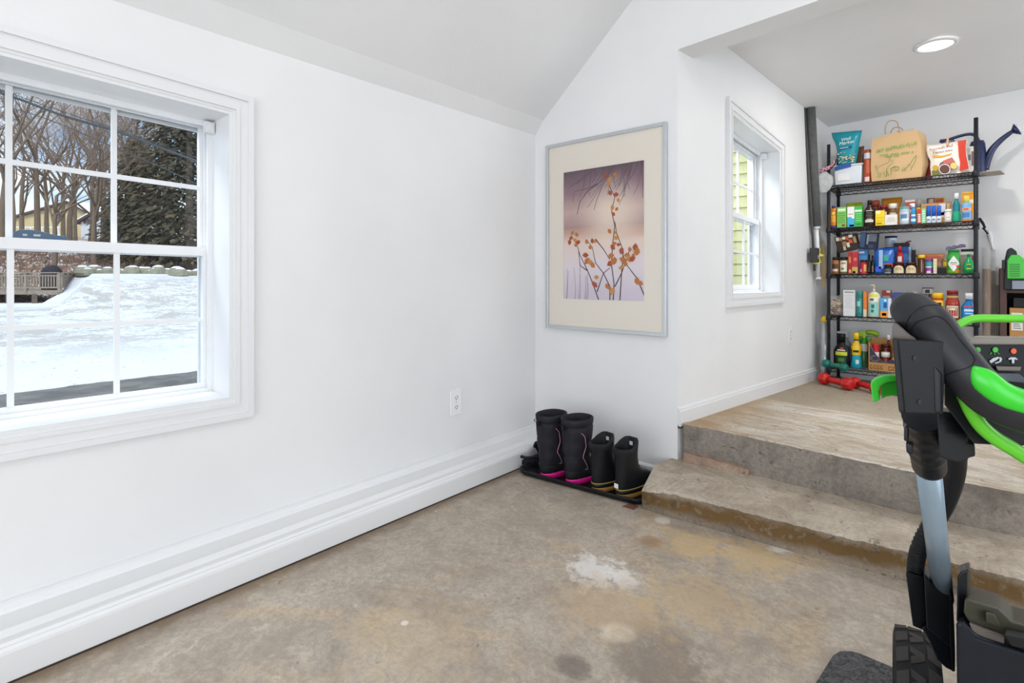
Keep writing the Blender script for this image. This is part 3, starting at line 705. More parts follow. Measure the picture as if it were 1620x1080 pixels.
# power lines
CABLE = M('cable_black', (.05, .06, .065), .7)
for (pts, r, lab) in ((((-60, 130), (20, 153), (100, 183), (180, 206), (250, 232), (330, 262)), .055, 'thick black overhead cable sagging across the upper sash'),
                 (((-60, 165), (20, 172), (100, 198), (180, 233), (250, 262), (330, 300)), .018, 'thin overhead wire below the thick cable'),
                 (((-60, 125), (20, 149), (100, 177), (180, 203), (250, 228), (330, 256)), .016, 'thin overhead wire just above the thick cable')):
    P = spl([W(u, v, 24) for u, v in pts], 5); b = MB(); b.tube([p - P[0] for p in P], r, 6)
    tag(b.build('overhead_cable', CABLE, loc=P[0]), lab, 'cable')
# neighbour's siding beyond window 2
SID = M('yellow_green_vinyl_siding', hexc('#c9c58e'), .6, var=.05, scale=3)
hs = thing('siding_wall', 'yellow-green lap siding wall just outside the raised room window', 'building', (-3.2, 5.75, -.3))
b = MB(); z = 0.; lap = .118
while z < 4.2:
    b.hexa([(-2.8, 0, z), (1.47, 0, z), (1.47, .06, z), (-2.8, .06, z), (-2.8, .022, z + lap), (1.47, .022, z + lap), (1.47, .06, z + lap), (-2.8, .06, z + lap)]); z += lap
b.build('lap_siding', SID, hs)
b = MB(); b.box((1.45, -.02, 0), (1.60, .3, 4.2)); b.build('corner_board', VINYL, hs)

# slim blue-grey tool lying on the lower sash's top rail
p0 = at_x(20, 378, WA - .178); t = thing('utility_knife', 'slim blue-grey folding tool lying on top of the lower sash rail', 'tool', (p0.x, p0.y, 0))
def tp(u, v): q = at_x(u, v, WA - .178); return (0, q.y - p0.y, q.z)
zr = wz(1.222, p0.y) + .001
out = [(20, 377), (22, 367), (30, 363.5), (48, 363), (66, 366), (84, 371), (104, 374), (110, 379)]
P = [tp(*q) for q in out]; base = [ (0, P[-1][1], zr - kz(1.2) * P[-1][1]), (0, 0, zr)]
b = MB(); P2 = [(0, y, max(z, zr + .004)) for _, y, z in P[1:-1]]; b.prism(P2 + base, (-.014, 0, 0)); b.build('handle', colr('#47617a', .4) if 'colr' in globals() else K('#47617a', .4), t, bevel=.001)
b = MB()
for (ua, ub) in ((36, 43), (53, 64)): a_ = tp(ua, 368); c_ = tp(ub, 374); b.box((-.001, a_[1], zr + .006), (.0012, c_[1], zr + .013))
b.build('inset', K('#aeb6b8', .4), t)
# ================================================================ wire shelf unit
XL, XR, YF, YK = -.859 * 1.042, .003, 4.90, 5.30
XL = at_y(1311, 400, YF).x; XR = at_y(1544, 400, YF).x
SZ = [1.832, 1.490, 1.120, .783, .365]      # shelf surface heights, top to bottom
BLK = M('black_wire_coating', (.018, .019, .024), .42, var=.1)
su = thing('wire_shelving_unit', 'black five-tier wire shelving unit packed with groceries against the back wall', 'shelf', ((XL + XR) / 2, (YF + YK) / 2, ufz(XL, YF)))
ox, oy, oz = su.location
for x, y, h in ((XL, YF, 2.165), (XR, YF, 2.205), (XL, YK, 2.165), (XR, YK, 2.205)):
    b = MB(); zf = ufz(x, y) - oz; b.cyl((x-ox, y-oy, zf + .015), (x-ox, y-oy, h - oz), .0125, n=12)
    for k in range(60):
        z = zf + .08 + k * .03
        if z < h - oz - .01: b.lathe([(.0127, 0), (.0133, .001), (.0133, .003), (.0127, .004)], 12, (x-ox, y-oy, z), cap=False)
    p = b.build('post', BLK, su)
    b = MB(); b.lathe([(.018, 0), (.018, .008), (.008, .012), (.008, .02)], 12, (x-ox, y-oy, zf + .0005)); b.build('foot', BLK, p)
for z in SZ:
    b = MB(); zz = z - oz; r = .0032
    for (a, c) in (((XL, YF), (XR, YF)), ((XL, YK), (XR, YK)), ((XL, YF), (XL, YK)), ((XR, YF), (XR, YK))):
        for dz_ in (-.004, -.031): b.cyl((a[0]-ox, a[1]-oy, zz + dz_), (c[0]-ox, c[1]-oy, zz + dz_), .0034, n=6)
        L = math.hypot(c[0]-a[0], c[1]-a[1]); n_ = int(L / .03); pts = []
        for k in range(n_ + 1): pts.append((a[0] + (c[0]-a[0])*k/n_ - ox, a[1] + (c[1]-a[1])*k/n_ - oy, zz + (-.004 if k % 2 else -.031)))
        b.tube(pts, .0022, 4)
    n_ = 44
    for k in range(1, n_): 
        x = XL + (XR - XL) * k / n_ - ox; b.cyl((x, YF - oy, zz - .0016), (x, YK - oy, zz - .0016), .0016, n=5)
    for k in (1, 2): y = YF + (YK - YF) * k / 3 - oy; b.cyl((XL - ox, y, zz - .006), (XR - ox, y, zz - .006), .0032, n=6)
    for x in (XL, XR):
        for y in (YF, YK): b.lathe([(.016, -.038), (.020, -.036), (.018, .004), (.014, .006)], 12, (x-ox, y-oy, zz))
    b.build('shelf', BLK, su)
# ================================================================ item factory
def colr(h, r=.38): return K(h, r)
def prints(b, w, z1, d, pr, mats, base):
    """rectangles printed on the front (y=-d/2): (x0,x1,z0,z1,hex) as fractions of the face"""
    for (x0, x1, z0, z1_, h) in pr:
        m = colr(h, .45)
        if m not in mats: mats.append(m)
        y = -d / 2 - .0006; X0, X1 = (x0 - .5) * w, (x1 - .5) * w
        b.quad((X0, y, z0 * z1), (X1, y, z0 * z1), (X1, y, z1_ * z1), (X0, y, z1_ * z1), mats.index(m))
def lines(x0, x1, z0, z1, n, h, k=.45):          # rows of small print
    out = []; 
    for i in range(n):
        z = z0 + (z1 - z0) * (i + .5) / n; t = (z1 - z0) / n * k / 2; e = (x1 - x0) * (.12 * ((i * 7) % 3))
        out.append((x0 + e * .5, x1 - e * .5, z - t, z + t, h))
    return out
def it_box(t, w, d, h, c, pr=(), lid=None, **k):
    b = MB(); b.box((-w/2, -d/2, 0), (w/2, d/2, h)); mats = [colr(c, .5)]; prints(b, w, h, d, pr, mats, 0)
    o = b.build('carton', mats, t)
    b = MB(); b.box((-w/2 + .001, -d/2 + .001, h), (w/2 - .001, d/2 - .001, h + .0012)); b.build('flap', colr(lid or c, .6), t)
def seg(prof, marks):                            # cut a (r,z) profile at heights and colour the spans
    out = []
    def mi(z):
        for z0, z1, m in marks:
            if z0 - 1e-6 <= z < z1 - 1e-6: return m
        return 0
    zs = sorted(set([z for z0, z1, m in marks for z in (z0, z1)]))
    P = [prof[0]]
    for a, c in zip(prof, prof[1:]):
        for z in zs:
            if a[1] < z - 1e-5 and z + 1e-5 < c[1]: t = (z - a[1]) / (c[1] - a[1]); P.append((a[0] + (c[0]-a[0])*t, z))
        P.append(c)
    P = [P[0]] + sorted(P[1:-1], key=lambda p: p[1]) + [P[-1]] if all(p[1] <= q[1] + 1e-9 for p, q in zip(prof, prof[1:])) else P
    return [(r, z, mi(z)) for r, z in P]
SHAPES = {  # radius fraction, height fraction
 'round': [(.85, 0), (1, .02), (1, .70), (.9, .78), (.45, .86), (.40, 1.)],
 'jar': [(.88, 0), (1, .03), (1, .80), (.94, .88), (.84, .94), (.84, 1.)],
 'can': [(.94, 0), (1, .01), (1, .02), (.98, .03), (.98, .97), (1, .98), (1, 1.)],
 'tub': [(.88, 0), (.93, .03), (1, .97), (1, 1.)],
 'waist': [(.85, 0), (1, .04), (.98, .3), (.84, .45), (.86, .6), (.95, .72), (.6, .86), (.42, .92), (.42, 1.)],
 'jug': [(.92, 0), (1, .03), (1, .62), (.8, .76), (.42, .90), (.42, 1.)],
 'lotion': [(.9, 0), (1, .03), (1, .75), (.86, .90), (.5, .985), (.28, 1.)],
 'bulb': [(.5, 0), (.85, .06), (1, .28), (.98, .48), (.7, .72), (.35, .86), (.28, 1.)],
 'straight': [(.9, 0), (1, .03), (1, .9), (.8, .97), (.55, 1.)]}
def it_bottle(t, w, d, h, c, shape='round', cap=None, caph=.15, capr=.5, band=(), neckband=None, sq=1., pump=None, emb=None, clear=None, **k):
    R = w / 2; sy = sq * min(1, d / w); hb = h * (1 - (caph if cap else 0))
    prof = [(r * R, z * hb) for r, z in SHAPES[shape]]
    marks = [(a * hb, b_ * hb, i + 1) for i, (a, b_, hh) in enumerate(band)]
    mats = [colr(c, .22) if not clear else film_mat(*clear)] + [colr(hh, .45) for a, b_, hh in band]
    b = MB(); b.lathe(seg(prof, marks), 22, sy=sy)
    b.build('bottle_body' if shape not in ('jar', 'can', 'tub') else ('tin' if shape == 'can' else 'jar_body'), mats, t)
    if emb:                                        # small printed marks wrapped on the front
        mats = []; b = MB()
        for (x0, x1, z0, z1, hh) in emb:
            m = colr(hh, .45)
            if m not in mats: mats.append(m)
            n_ = 5; vs = []
            for i in range(n_ + 1):
                x = x0 + (x1 - x0) * i / n_; a = math.asin(max(-1, min(1, (x - .5) * 2 * .98)))
                for z in (z0, z1):
                    rr = R * 1.012
                    for (r1, q1), (r2, q2) in zip(SHAPES[shape], SHAPES[shape][1:]):
                        if q1 <= z <= q2 and q2 > q1: rr = R * (r1 + (r2 - r1) * (z - q1) / (q2 - q1)) * 1.02
                    vs.append((rr * math.sin(a), -rr * sy * math.cos(a) - .0003, z * hb))
            b.add(vs, [(2*i, 2*i+2, 2*i+3, 2*i+1) for i in range(n_)], mats.index(m), True)
        part_label(b.build('paper_label', mats, t), 'printed label')
    if cap:
        cr_ = R * capr; b = MB(); b.lathe([(cr_, hb - h * .004), (cr_, h * .985), (cr_ * .9, h)] if not pump else [(cr_, hb - h*.004), (cr_ * .8, h * .97), (cr_ * .5, h)], 18, sy=1)
        o = b.build('cap' if shape not in ('jar', 'tub') else 'lid', colr(cap, .35), t)
        if pump:
            b = MB(); b.cyl((0, 0, h), (0, 0, h + .022), .0035, n=8); b.tube([(0, 0, h + .022), (-.01, -.002, h + .025), (-.03, -.004, h + .020)], [.005, .0045, .003], 8); b.build('pump', colr(cap, .35), t)
def it_spray(t, w, d, h, c, head, band=(), emb=None, neck=None, **k):
    it_bottle(t, w, d, h * .80, c, 'waist', None, band=band, emb=emb)
    b = MB(); z = h * .80; b.lathe([(w*.20, z - .004), (w*.20, z + h*.05)], 14); b.box((-w*.42, -w*.13, z + h*.05), (w*.20, w*.13, z + h*.17)); b.box((-w*.62, -w*.07, z + h*.10), (-w*.40, w*.07, z + h*.16))
    b.prism([(-w*.30, -w*.05, z + h*.06), (-w*.20, -w*.05, z + h*.06), (-w*.30, -w*.05, z - h*.06), (-w*.37, -w*.05, z - h*.05)], (0, w*.1, 0)); b.build('spray_trigger', colr(head, .4), t, bevel=.001)
def pouch_rings(w, d, h, rnd, n=20, top=.1, crumple=.06, crimp=True):
    rg = []; L = 10
    for i in range(L + 1):
        z = i / L; dd = d * (math.sin(PI * min(1, z * .85 + .18)) ** .6 if z < .93 else .12) ; dd = d * max(.05, (1 - z ** 3) * (.75 + .25 * math.sin(PI * z)))
        ww = w * (1 - top * math.sin(PI * z)); r = []
        for k in range(n):
            a = 2 * PI * k / n; cs, sn = math.cos(a), math.sin(a)
            q = 1 + rnd.uniform(-crumple, crumple) * (.5 if z in (0, 1) else 1)
            r.append((ww/2 * math.copysign(abs(cs) ** .6, cs) * q, dd/2 * math.copysign(abs(sn) ** .8, sn) * q, h * z + (rnd.uniform(-.004, .004) if i == L else 0)))
        rg.append(r)
    return rg
def it_bag(t, w, d, h, c, pr=(), top=.1, seed=1, crumple=.05, name='pouch', rough=.3, film=None, **k):
    rnd = random.Random(seed); b = MB(); rg = pouch_rings(w, d, h, rnd, top=top, crumple=crumple); b.rings(rg, 0, True, True)
    o = b.build(name, [colr(c, rough) if not film else film_mat(*film)], t)
    if pr:
        b = MB(); mats = []
        prints(b, w, h, d * 1.06, pr, mats, 0); part_label(b.build('printed_front', mats, t), 'printed front panel')
def curved_label(R, sy, cols, name, mats, t):
    """cols: (xfrac -1..1, zlo, zhi) columns wrapped on the front of a round jar"""
    b = MB(); vs = []
    for x, z0, z1 in cols:
        a = x * 1.15
        for r in (R * 1.002, R * 1.02): vs += [(r * math.sin(a), -r * sy * math.cos(a), z0), (r * math.sin(a), -r * sy * math.cos(a), z1)]
    n = len(cols)
    for i in range(n - 1):
        k = 4 * i; b_ = k + 4
        for q in ((k+2, b_+2, b_+3, k+3), (k, k+1, b_+1, b_), (k+1, k+3, b_+3, b_+1), (k, b_, b_+2, k+2)): b.f.append(q); b.mi.append(0); b.sm.append(False)
    b.v = vs; return b.build(name, mats, t, recalc=False)
FN = {'box': it_box, 'bottle': it_bottle, 'spray': it_spray, 'bag': it_bag}
G = ['small goods crowded on the second shelf from the top', 'jars and packets on the middle shelf', 'boxes and bottles on the fourth shelf', 'bottles and boxes on the bottom shelf', 'bags on the top shelf']
def put(kind, name, cat, label, u0, u1, vt, shelf, y, c, dep=None, rz=0., base=None, z0=None, **k):
    """stands an item on a shelf; its front face is at depth y"""
    um = (u0 + u1) / 2; x0 = at_y(u0, 400, y).x; x1 = at_y(u1, 400, y).x; zs = (SZ[shelf] if z0 is None else z0) + .0004
    zt = at_y(um, vt, y).z; h = zt - zs; w = x1 - x0; d = dep if dep else (w if kind in ('bottle', 'spray') else .05)
    t = thing(name, label, cat, ((x0 + x1) / 2, y + d / 2, zs), (0, 0, rz))
    FN[kind](t, w * (1 if kind != 'spray' else .9), d, h, c, **k)
    return t, w, d, h
Y1_, Y2_ = 4.925, 5.10
wl = '#e9e9e6'
# ---- second shelf (front row)
put('bottle', 'sunscreen_bottle', 'bottle', 'orange sunscreen bottle with purple cap at the left end of the second shelf', 1312.8, 1323, 325, 1, Y1_, '#ee8418', shape='straight', cap='#4a3a78', caph=.1, capr=.6, band=((0, .14, '#54408a'),), emb=((.15, .85, .3, .62, '#f6b63c'), (.25, .75, .66, .8, '#f8d870')), sq=.6)
put('box', 'medicine_box', 'box', 'light green box beside the orange sunscreen bottle', 1324.2, 1339, 327.7, 1, Y1_, '#7cc458', pr=[(.1, .9, .80, .93, '#dff0d4'), (.5, .85, .06, .16, '#9a3c2c')] + lines(.1, .9, .2, .75, 5, '#5aa43e'))
put('box', 'medicine_box', 'box', 'white and sky blue box between two green ones', 1340.4, 1351.6, 327, 1, Y1_, '#eef0ee', pr=[(0, 1, 0, .42, '#43b3dd'), (.0, .6, .42, .50, '#43b3dd'), (.15, .9, .62, .66, '#e2856c'), (.3, .95, .03, .12, '#d9c3c3')])
put('box', 'medicine_box', 'box', 'bright green box left of the brown peroxide bottle', 1352, 1364, 326.5, 1, Y1_, '#3bb54a', pr=[(.05, .95, .74, .84, '#e4f5de'), (.2, .9, .1, .16, '#1d7c30')] + lines(.12, .9, .25, .7, 4, '#7ad982'))
put('bottle', 'peroxide_bottle', 'bottle', 'dark brown bottle with a plain white label', 1365.3, 1384, 316, 1, Y1_, '#33201b', shape='jug', cap='#2a1c18', caph=.13, capr=.40, sq=.75, emb=[(.15, .85, .18, .70, '#e6e2da')] + lines(.22, .78, .24, .64, 6, '#7b7470', .3))
put('box', 'medicine_box', 'box', 'yellow box with white top corner next to the brown bottle', 1384.6, 1399, 333, 1, Y1_, '#f2d100', pr=[(.05, .55, .80, 1, '#f7efc0'), (.1, .9, .50, .54, '#cfa500'), (.1, .8, .3, .34, '#cfa500'), (.1, .7, .1, .2, '#a88400')], rz=.06)
put('box', 'medicine_box', 'box', 'low wide white box in front of the amber jar with white lid', 1399.8, 1419.4, 339.5, 1, Y1_, '#e8e4dd', pr=lines(.15, .85, .3, .75, 3, '#c3b8ae'))
put('bottle', 'cotton_tub', 'tub', 'clear plastic tub with teal lid and pale label', 1421.8, 1439, 326.5, 1, Y1_, '#b7c3cc', shape='tub', cap='#5aa9a6', caph=.12, capr=1.02, band=((.12, .8, '#c9d2d8'),), emb=((.15, .75, .35, .65, '#4a7fae'), (.3, .9, .25, .4, '#f2f5f6')))
put('spray', 'nasal_spray', 'bottle', 'small sky blue spray bottle with white nozzle', 1439.4, 1450.5, 320, 1, Y1_, '#2f93cf', head='#e9eef2', emb=((.1, .9, .15, .3, '#dceef7'), (.1, .9, .45, .55, '#dceef7')), sq=.7)
tp, w_, d_, h_ = put('box', 'toothpaste_box', 'box', 'narrow red box standing on end with white lettering', 1450.8, 1457.6, 330.5, 1, Y1_, '#c9321f')
b = MB(); [b.box((-w_*.32, -d_/2 - .0012, h_*z), (w_*.32, -d_/2 - .0004, h_*(z+.07))) for z in (.1, .22, .34, .46, .58)]; b.build('printed_marks', colr('#f2ece4'), tp)
put('box', 'medicine_box', 'box', 'slim pale green box left of the three blue-capped bottles', 1457.9, 1464.6, 330, 1, Y1_, '#8fd3a0', pr=lines(.2, .8, .1, .9, 5, '#d9f2df'))
for a, c, s_ in ((1465, 1472.8, 'leftmost of the three small white bottles with tall blue caps'), (1473.2, 1481, 'middle of the three small white bottles with tall blue caps'), (1481.4, 1489.2, 'rightmost of the three small white bottles with tall blue caps')):
    put('bottle', 'capped_bottle', 'bottle', s_, a, c, 325, 1, Y1_, '#e6ebef', shape='straight', cap='#1560c8', caph=.6, capr=.9, emb=((.2, .8, .35, .6, '#6b8fc0'),))
put('bottle', 'white_jar', 'jar', 'squat white jar with ridged lid beside the teal mouthwash', 1493.4, 1506, 330.6, 1, Y1_, '#e4dcd6', shape='jar', cap='#f0f0f0', caph=.18, capr=1.04, emb=((.15, .85, .2, .7, '#efe4e0'), (.25, .75, .4, .5, '#c79a90')))
put('bottle', 'mouthwash_bottle', 'bottle', 'teal mouthwash bottle with white cap on the second shelf', 1506, 1520, 305, 1, Y1_, '#0f7f86', shape='waist', cap='#e9edf0', caph=.20, capr=.55, band=((0, .45, '#19a67e'),))
put('bottle', 'sunscreen_spray', 'bottle', 'blue and orange spray can with yellow cap at the right of the second shelf', 1521, 1537, 309, 1, Y1_, '#7fb4dc', shape='straight', cap='#f2d661', caph=.26, capr=.58, band=((0, .12, '#e8905a'), (.55, .72, '#f0b090')), emb=((.1, .8, .2, .45, '#4a84c4'), (.2, .7, .58, .68, '#e0603a')))
# second shelf, back row
put('bag', 'snack_packet', 'packet', 'lime green packet lying behind the white and green boxes', 1338, 1364, 320.5, 1, Y2_, '#a5b81e', seed=3, dep=.06, top=.02)
put('bottle', 'red_jar', 'jar', 'brick red lidded jar half hidden behind the brown bottle', 1377, 1391, 316.5, 1, Y2_, '#7a2018', shape='jar', cap='#a84a30', caph=.2, capr=1.0)
put('bag', 'snack_packet', 'packet', 'crumpled golden packet behind the amber jar', 1393, 1427, 312.5, 1, Y2_, '#c9861f', seed=5, dep=.07, top=.22, crumple=.10, pr=[(.3, .7, .6, .66, '#5c2a10')])
put('bottle', 'pill_jar', 'jar', 'amber glass jar with white lid standing behind the low white box', 1405.5, 1418.5, 321.5, 1, 5.0, '#8a5f3a', shape='jar', cap='#f1efe9', caph=.22, capr=1.02, emb=((.1, .9, .2, .75, '#dcd2c2'),))
put('bottle', 'syrup_bottle', 'bottle', 'short maroon bottle with cream label behind the yellow box', 1390, 1404, 324, 1, 5.0, '#5f1c22', shape='jar', cap='#8e1c30', caph=.15, capr=.9, emb=((.1, .9, .3, .8, '#e6d8cc'),))
put('box', 'medicine_box', 'box', 'red box with white stripe standing behind the clear tub', 1432, 1448, 316, 1, Y2_, '#d05a4c', pr=[(0, 1, .92, 1, '#f1e9e4'), (.0, .6, .5, .62, '#e9ecf4')])
put('bottle', 'small_bottle', 'bottle', 'yellow bottle with grey cap behind the narrow red box', 1449.3, 1457.5, 315, 1, 5.06, '#d9c53a', shape='straight', cap='#a8a59a', caph=.3, capr=.85)
put('box', 'cardboard_tray', 'box', 'tan cardboard box behind the three blue-capped bottles', 1457, 1496, 321.5, 1, 5.05, '#c99a58', dep=.16, pr=[(.75, 1., .3, .95, '#e4e6ee'), (.8, .98, .4, .55, '#4a63b0')])
put('bottle', 'round_tin', 'tin', 'round brown tin peeking over the tan cardboard box', 1466, 1479, 313, 1, 5.23, '#7c5236', shape='can', dep=.05, emb=((.2, .8, .82, .96, '#d9b8a4'),))
put('bag', 'snack_packet', 'packet', 'yellow packet with red top behind the cardboard box', 1480, 1494, 312.5, 1, 5.225, '#e0b020', seed=8, dep=.05, pr=[(.1, .9, .82, .96, '#c0401c')])
put('bag', 'paper_packet', 'packet', 'tan pointed paper packet beside the teal mouthwash', 1493, 1506, 320, 1, 5.08, '#c79f62', seed=9, dep=.05, top=.3)
put('box', 'cereal_box', 'box', 'amber box with white lettering behind the spray can', 1522, 1542, 303.5, 1, 5.02, '#f0a21e', pr=[(.45, .9, .62, .74, '#f6ead0'), (.8, .95, 0, .3, '#efe2d0'), (.0, 1, .96, 1, '#f7be4a')])
# ---- middle shelf
put('bottle', 'spice_jar', 'jar', 'tan spice jar with dark lid at the left end of the middle shelf', 1315.2, 1326.8, 406.5, 2, Y1_, '#a8683a', shape='straight', cap='#241f22', caph=.16, capr=.9, emb=((.1, .9, .35, .70, '#4a3424'), (.15, .85, .18, .35, '#e6d6bc')))
put('bottle', 'spice_jar', 'jar', 'spice jar with cream label and red heading, second from left', 1327.6, 1341, 406.5, 2, Y1_, '#7c7352', shape='straight', cap='#26241f', caph=.14, capr=.92, emb=((.08, .92, .15, .9, '#e2dfc8'), (.2, .8, .68, .8, '#a83a30'), (.2, .55, .28, .42, '#6a7c3c')))
put('box', 'tea_box', 'box', 'slim dark red box right of the spice jars', 1341.6, 1347.6, 399, 2, Y1_, '#a01f1c', pr=[(.2, .8, .05, .2, '#e0a080'), (.2, .8, .5, .8, '#c8783a')])
put('box', 'tea_box', 'box', 'crimson box with yellow-green foot on the middle shelf', 1348, 1357, 399, 2, Y1_, '#b8202a', pr=[(.0, 1, .03, .32, '#c9a850'), (.1, .6, .02, .12, '#8fa03a'), (.3, .8, .6, .75, '#e06a6a')])
put('box', 'pasta_box', 'box', 'sky blue carton behind the red jar on the middle shelf', 1357.8, 1373, 394.6, 2, 5.02, '#2e7fc2', pr=[(.05, .65, .84, .93, '#e8eef4'), (.1, .9, .4, .75, '#4f9ad4')])
put('bottle', 'spread_jar', 'jar', 'red jar with black lid in front of the blue carton', 1360, 1371.2, 411, 2, Y1_, '#c4252c', shape='can', cap='#2a1c20', caph=.16, capr=1.0, emb=((.05, .25, .15, .4, '#efe6e0'), (.6, .95, .2, .8, '#e8a05c')))
put('bottle', 'sauce_bottle', 'bottle', 'slim black sauce bottle right of the red jar', 1372, 1377.4, 402, 2, Y1_, '#15120f', shape='round', cap='#1d1a17', caph=.12, capr=.5, emb=((.2, .8, .1, .4, '#3f3a26'),))
put('bottle', 'sauce_bottle', 'bottle', 'slim brown-black bottle with gold marks beside the blue bag', 1377.4, 1383, 404, 2, 4.95, '#1d1510', shape='round', cap='#111111', caph=.12, capr=.5, emb=((.3, .8, .1, .5, '#7a6a4a'),))
put('bag', 'candy_bag', 'bag', 'large bright blue bag with green and red patches on the middle shelf', 1382, 1413, 392.5, 2, 4.97, '#1f63bf', seed=14, dep=.10, top=-.05, crumple=.07, pr=[(.28, .48, .2, .93, '#9bb8dc'), (.52, .76, .50, .74, '#2fa08c'), (.62, .98, .22, .40, '#d94a26'), (.60, .74, .28, .36, '#f0a020'), (.10, .4, .08, .28, '#2a5ae0')])
put('bottle', 'gravy_jar', 'jar', 'small black jar with grey label in front of the blue bag', 1397.8, 1410.4, 418.5, 2, Y1_, '#1c1a1c', shape='jar', cap='#1d2026', caph=.16, capr=.95, emb=((.05, .95, .3, .65, '#50545a'), (.1, .9, .05, .25, '#8b8d90')))
for a, c, s_ in ((1412, 1430.6, 'left one of two jam jars with arched cream labels'), (1431.6, 1450.4, 'right one of two jam jars with arched cream labels')):
    t, w_, d_, h_ = put('bottle', 'jam_jar', 'jar', s_, a, c, 415, 2, Y1_, '#3a1a12', shape='jar', cap='#40241a', caph=.14, capr=.96)
    R_ = w_ / 2; hh_ = h_ * .86
    part_label(curved_label(R_, 1, [(x / 10, .05 * hh_, hh_ * (.56 + .28 * math.sqrt(max(0, 1 - (x / 7.5) ** 2)) if abs(x) < 7.5 else .56)) for x in range(-9, 10)], 'paper_label', colr('#e3cfa6', .6), t), 'arched cream label')
    b = MB(); [b.box((-R_*.5, -R_*1.035, h_*zz), (R_*.5, -R_*1.0, h_*(zz+.025))) for zz in (.35, .43, .52)]; b.build('printed_lines', colr('#9a6a4a', .6), t)
put('box', 'coffee_carton', 'box', 'blue carton with pale right edge behind the jam jars', 1415, 1441.5, 390.5, 2, 5.12, '#1a57ad', dep=.07, pr=[(.86, 1, 0, 1, '#a9bcd4'), (.5, .8, .2, .75, '#3a80d0')])
put('bottle', 'chili_sauce_bottle', 'bottle', 'red squeeze bottle with pointed red cap rising behind the jam jars', 1417.6, 1428.6, 389, 2, 5.03, '#c0281e', shape='straight', cap='#cc2018', caph=.22, capr=.45, band=((0, .42, '#2b4a2c'),), emb=((.2, .8, .55, .8, '#eadad0'),))
put('box', 'storage_box', 'box', 'dark box supporting the white tub at the back of the middle shelf', 1396, 1422, 391.5, 2, 5.15, '#23262e', dep=.12)
put('bottle', 'formula_tub', 'tub', 'white tub with navy lid standing on a dark box', 1399, 1418.5, 372.8, 2, 5.16, '#cfd6e0', z0=at_y(1409, 391.5, 5.15).z + .002, shape='tub', cap='#16204a', caph=.18, capr=1.04, emb=((.55, .9, .3, .75, '#8aa0c4'),))
t, w_, d_, h_ = put('box', 'toaster', 'appliance', 'dark small appliance with red lever knob on top of the blue carton', 1414, 1438, 384.3, 2, 5.12, '#2b2226', dep=.07, z0=at_y(1428, 390.5, 5.12).z + .0025)
b = MB(); b.tube([(w_*.25, -.01, h_), (w_*.45, -.012, h_ + .012), (w_*.62, -.012, h_ + .012)], .006, 8); b.build('lever', colr('#8e1c26'), t)
put('box', 'spice_tin', 'box', 'small black tin at the right of the blue carton', 1442, 1448, 395.5, 2, 5.08, '#1b1c20')
put('bottle', 'honey_jar', 'jar', 'dark honey jar with bright yellow lid', 1452.4, 1463, 403, 2, Y1_, '#4a2412', shape='can', cap='#f2c811', caph=.17, capr=1.05, emb=((.45, .6, .1, .9, '#a08a70'),))
put('bottle', 'bean_can', 'can', 'can with purple and teal label beside the honey jar', 1463.4, 1476, 409.8, 2, Y1_, '#8a2f8e', shape='can', band=((.40, .80, '#2c9c98'), (.80, 1.01, '#7a3a8c'), (0, .04, '#b9b9bd')), emb=((.1, .8, .42, .50, '#e8e4ee'), (.2, .7, .04, .18, '#e8dfe8')))
put('box', 'tea_box', 'box', 'slim cream box right of the purple can', 1476.6, 1482, 409.5, 2, Y1_, '#e0d4b0', pr=lines(.1, .9, .05, .95, 4, '#bfae84', .15))
put('bag', 'bread_bag', 'bag', 'tan and red food packet lying behind the purple can', 1447, 1495, 401.5, 2, 5.06, '#b87b52', seed=22, dep=.1, top=.18, crumple=.06, pr=[(.35, .85, .76, .88, '#c65a3a')])
put('box', 'food_tray', 'box', 'low black tray left of the green jar', 1482.6, 1496.6, 421, 2, 4.95, '#1a1a1a', dep=.1, pr=[(0, 1, .82, 1., '#55524c')])
put('bottle', 'mustard_bottle', 'bottle', 'little yellow bottle just left of the green jar', 1492, 1498, 409, 2, 5.08, '#e8c81a', shape='straight', cap='#e8c81a', caph=.2, capr=.6)
t, w_, d_, h_ = put('bottle', 'seasoning_jar', 'jar', 'tall green jar with white diamond label and foil on top', 1497.8, 1519.6, 394.5, 2, Y1_, '#2f9a3c', shape='jar', cap='#1e7a3a', caph=.10, capr=.86, band=((0, .16, '#6cb52c'), (.7, .86, '#3aa846')), emb=((.62, .98, .02, .16, '#e0702c'), (.7, .95, .28, .38, '#d94a26')))
R_ = w_/2
part_label(curved_label(R_, 1, [(x / 8, h_ * (.41 - .33 * (1 - abs(x) / 7)), h_ * (.41 + .33 * (1 - abs(x) / 7))) for x in range(-7, 8)], 'paper_label', colr('#ecebe6', .6), t), 'white diamond label')
b = MB(); b.box((-R_*.45, -R_*1.035, h_*.43), (R_*.45, -R_*.95, h_*.46)); b.box((-R_*.3, -R_*1.035, h_*.36), (R_*.35, -R_*.98, h_*.38), 1); b.build('printed_lines', [colr('#4a4a4a'), colr('#b04a2a')], t)
p = at_y(1512, 393, 4.99); b = MB(); rnd = random.Random(4); tf = thing('foil_packet', 'crinkled purple foil packet lying on the tall green jar', 'packet', (p.x, 4.98, SZ[2] + h_ - .008))
rg = []
for i in range(8):
    x = -.055 + .11 * i / 7; rg.append([(x, -.03 + rnd.uniform(-.005, .005), rnd.uniform(-.002, .006) + .008 + .05 * i / 7 * .5), (x, .03, .006 + .02 * i / 7 + rnd.uniform(-.003, .004)), (x, .03, .018 + .02 * i / 7), (x, -.03, .028 + .02 * i / 7 + rnd.uniform(-.006, .006))])
b.rings(rg, 0, True, False); b.build('foil', colr('#6d5f84', .3), tf)
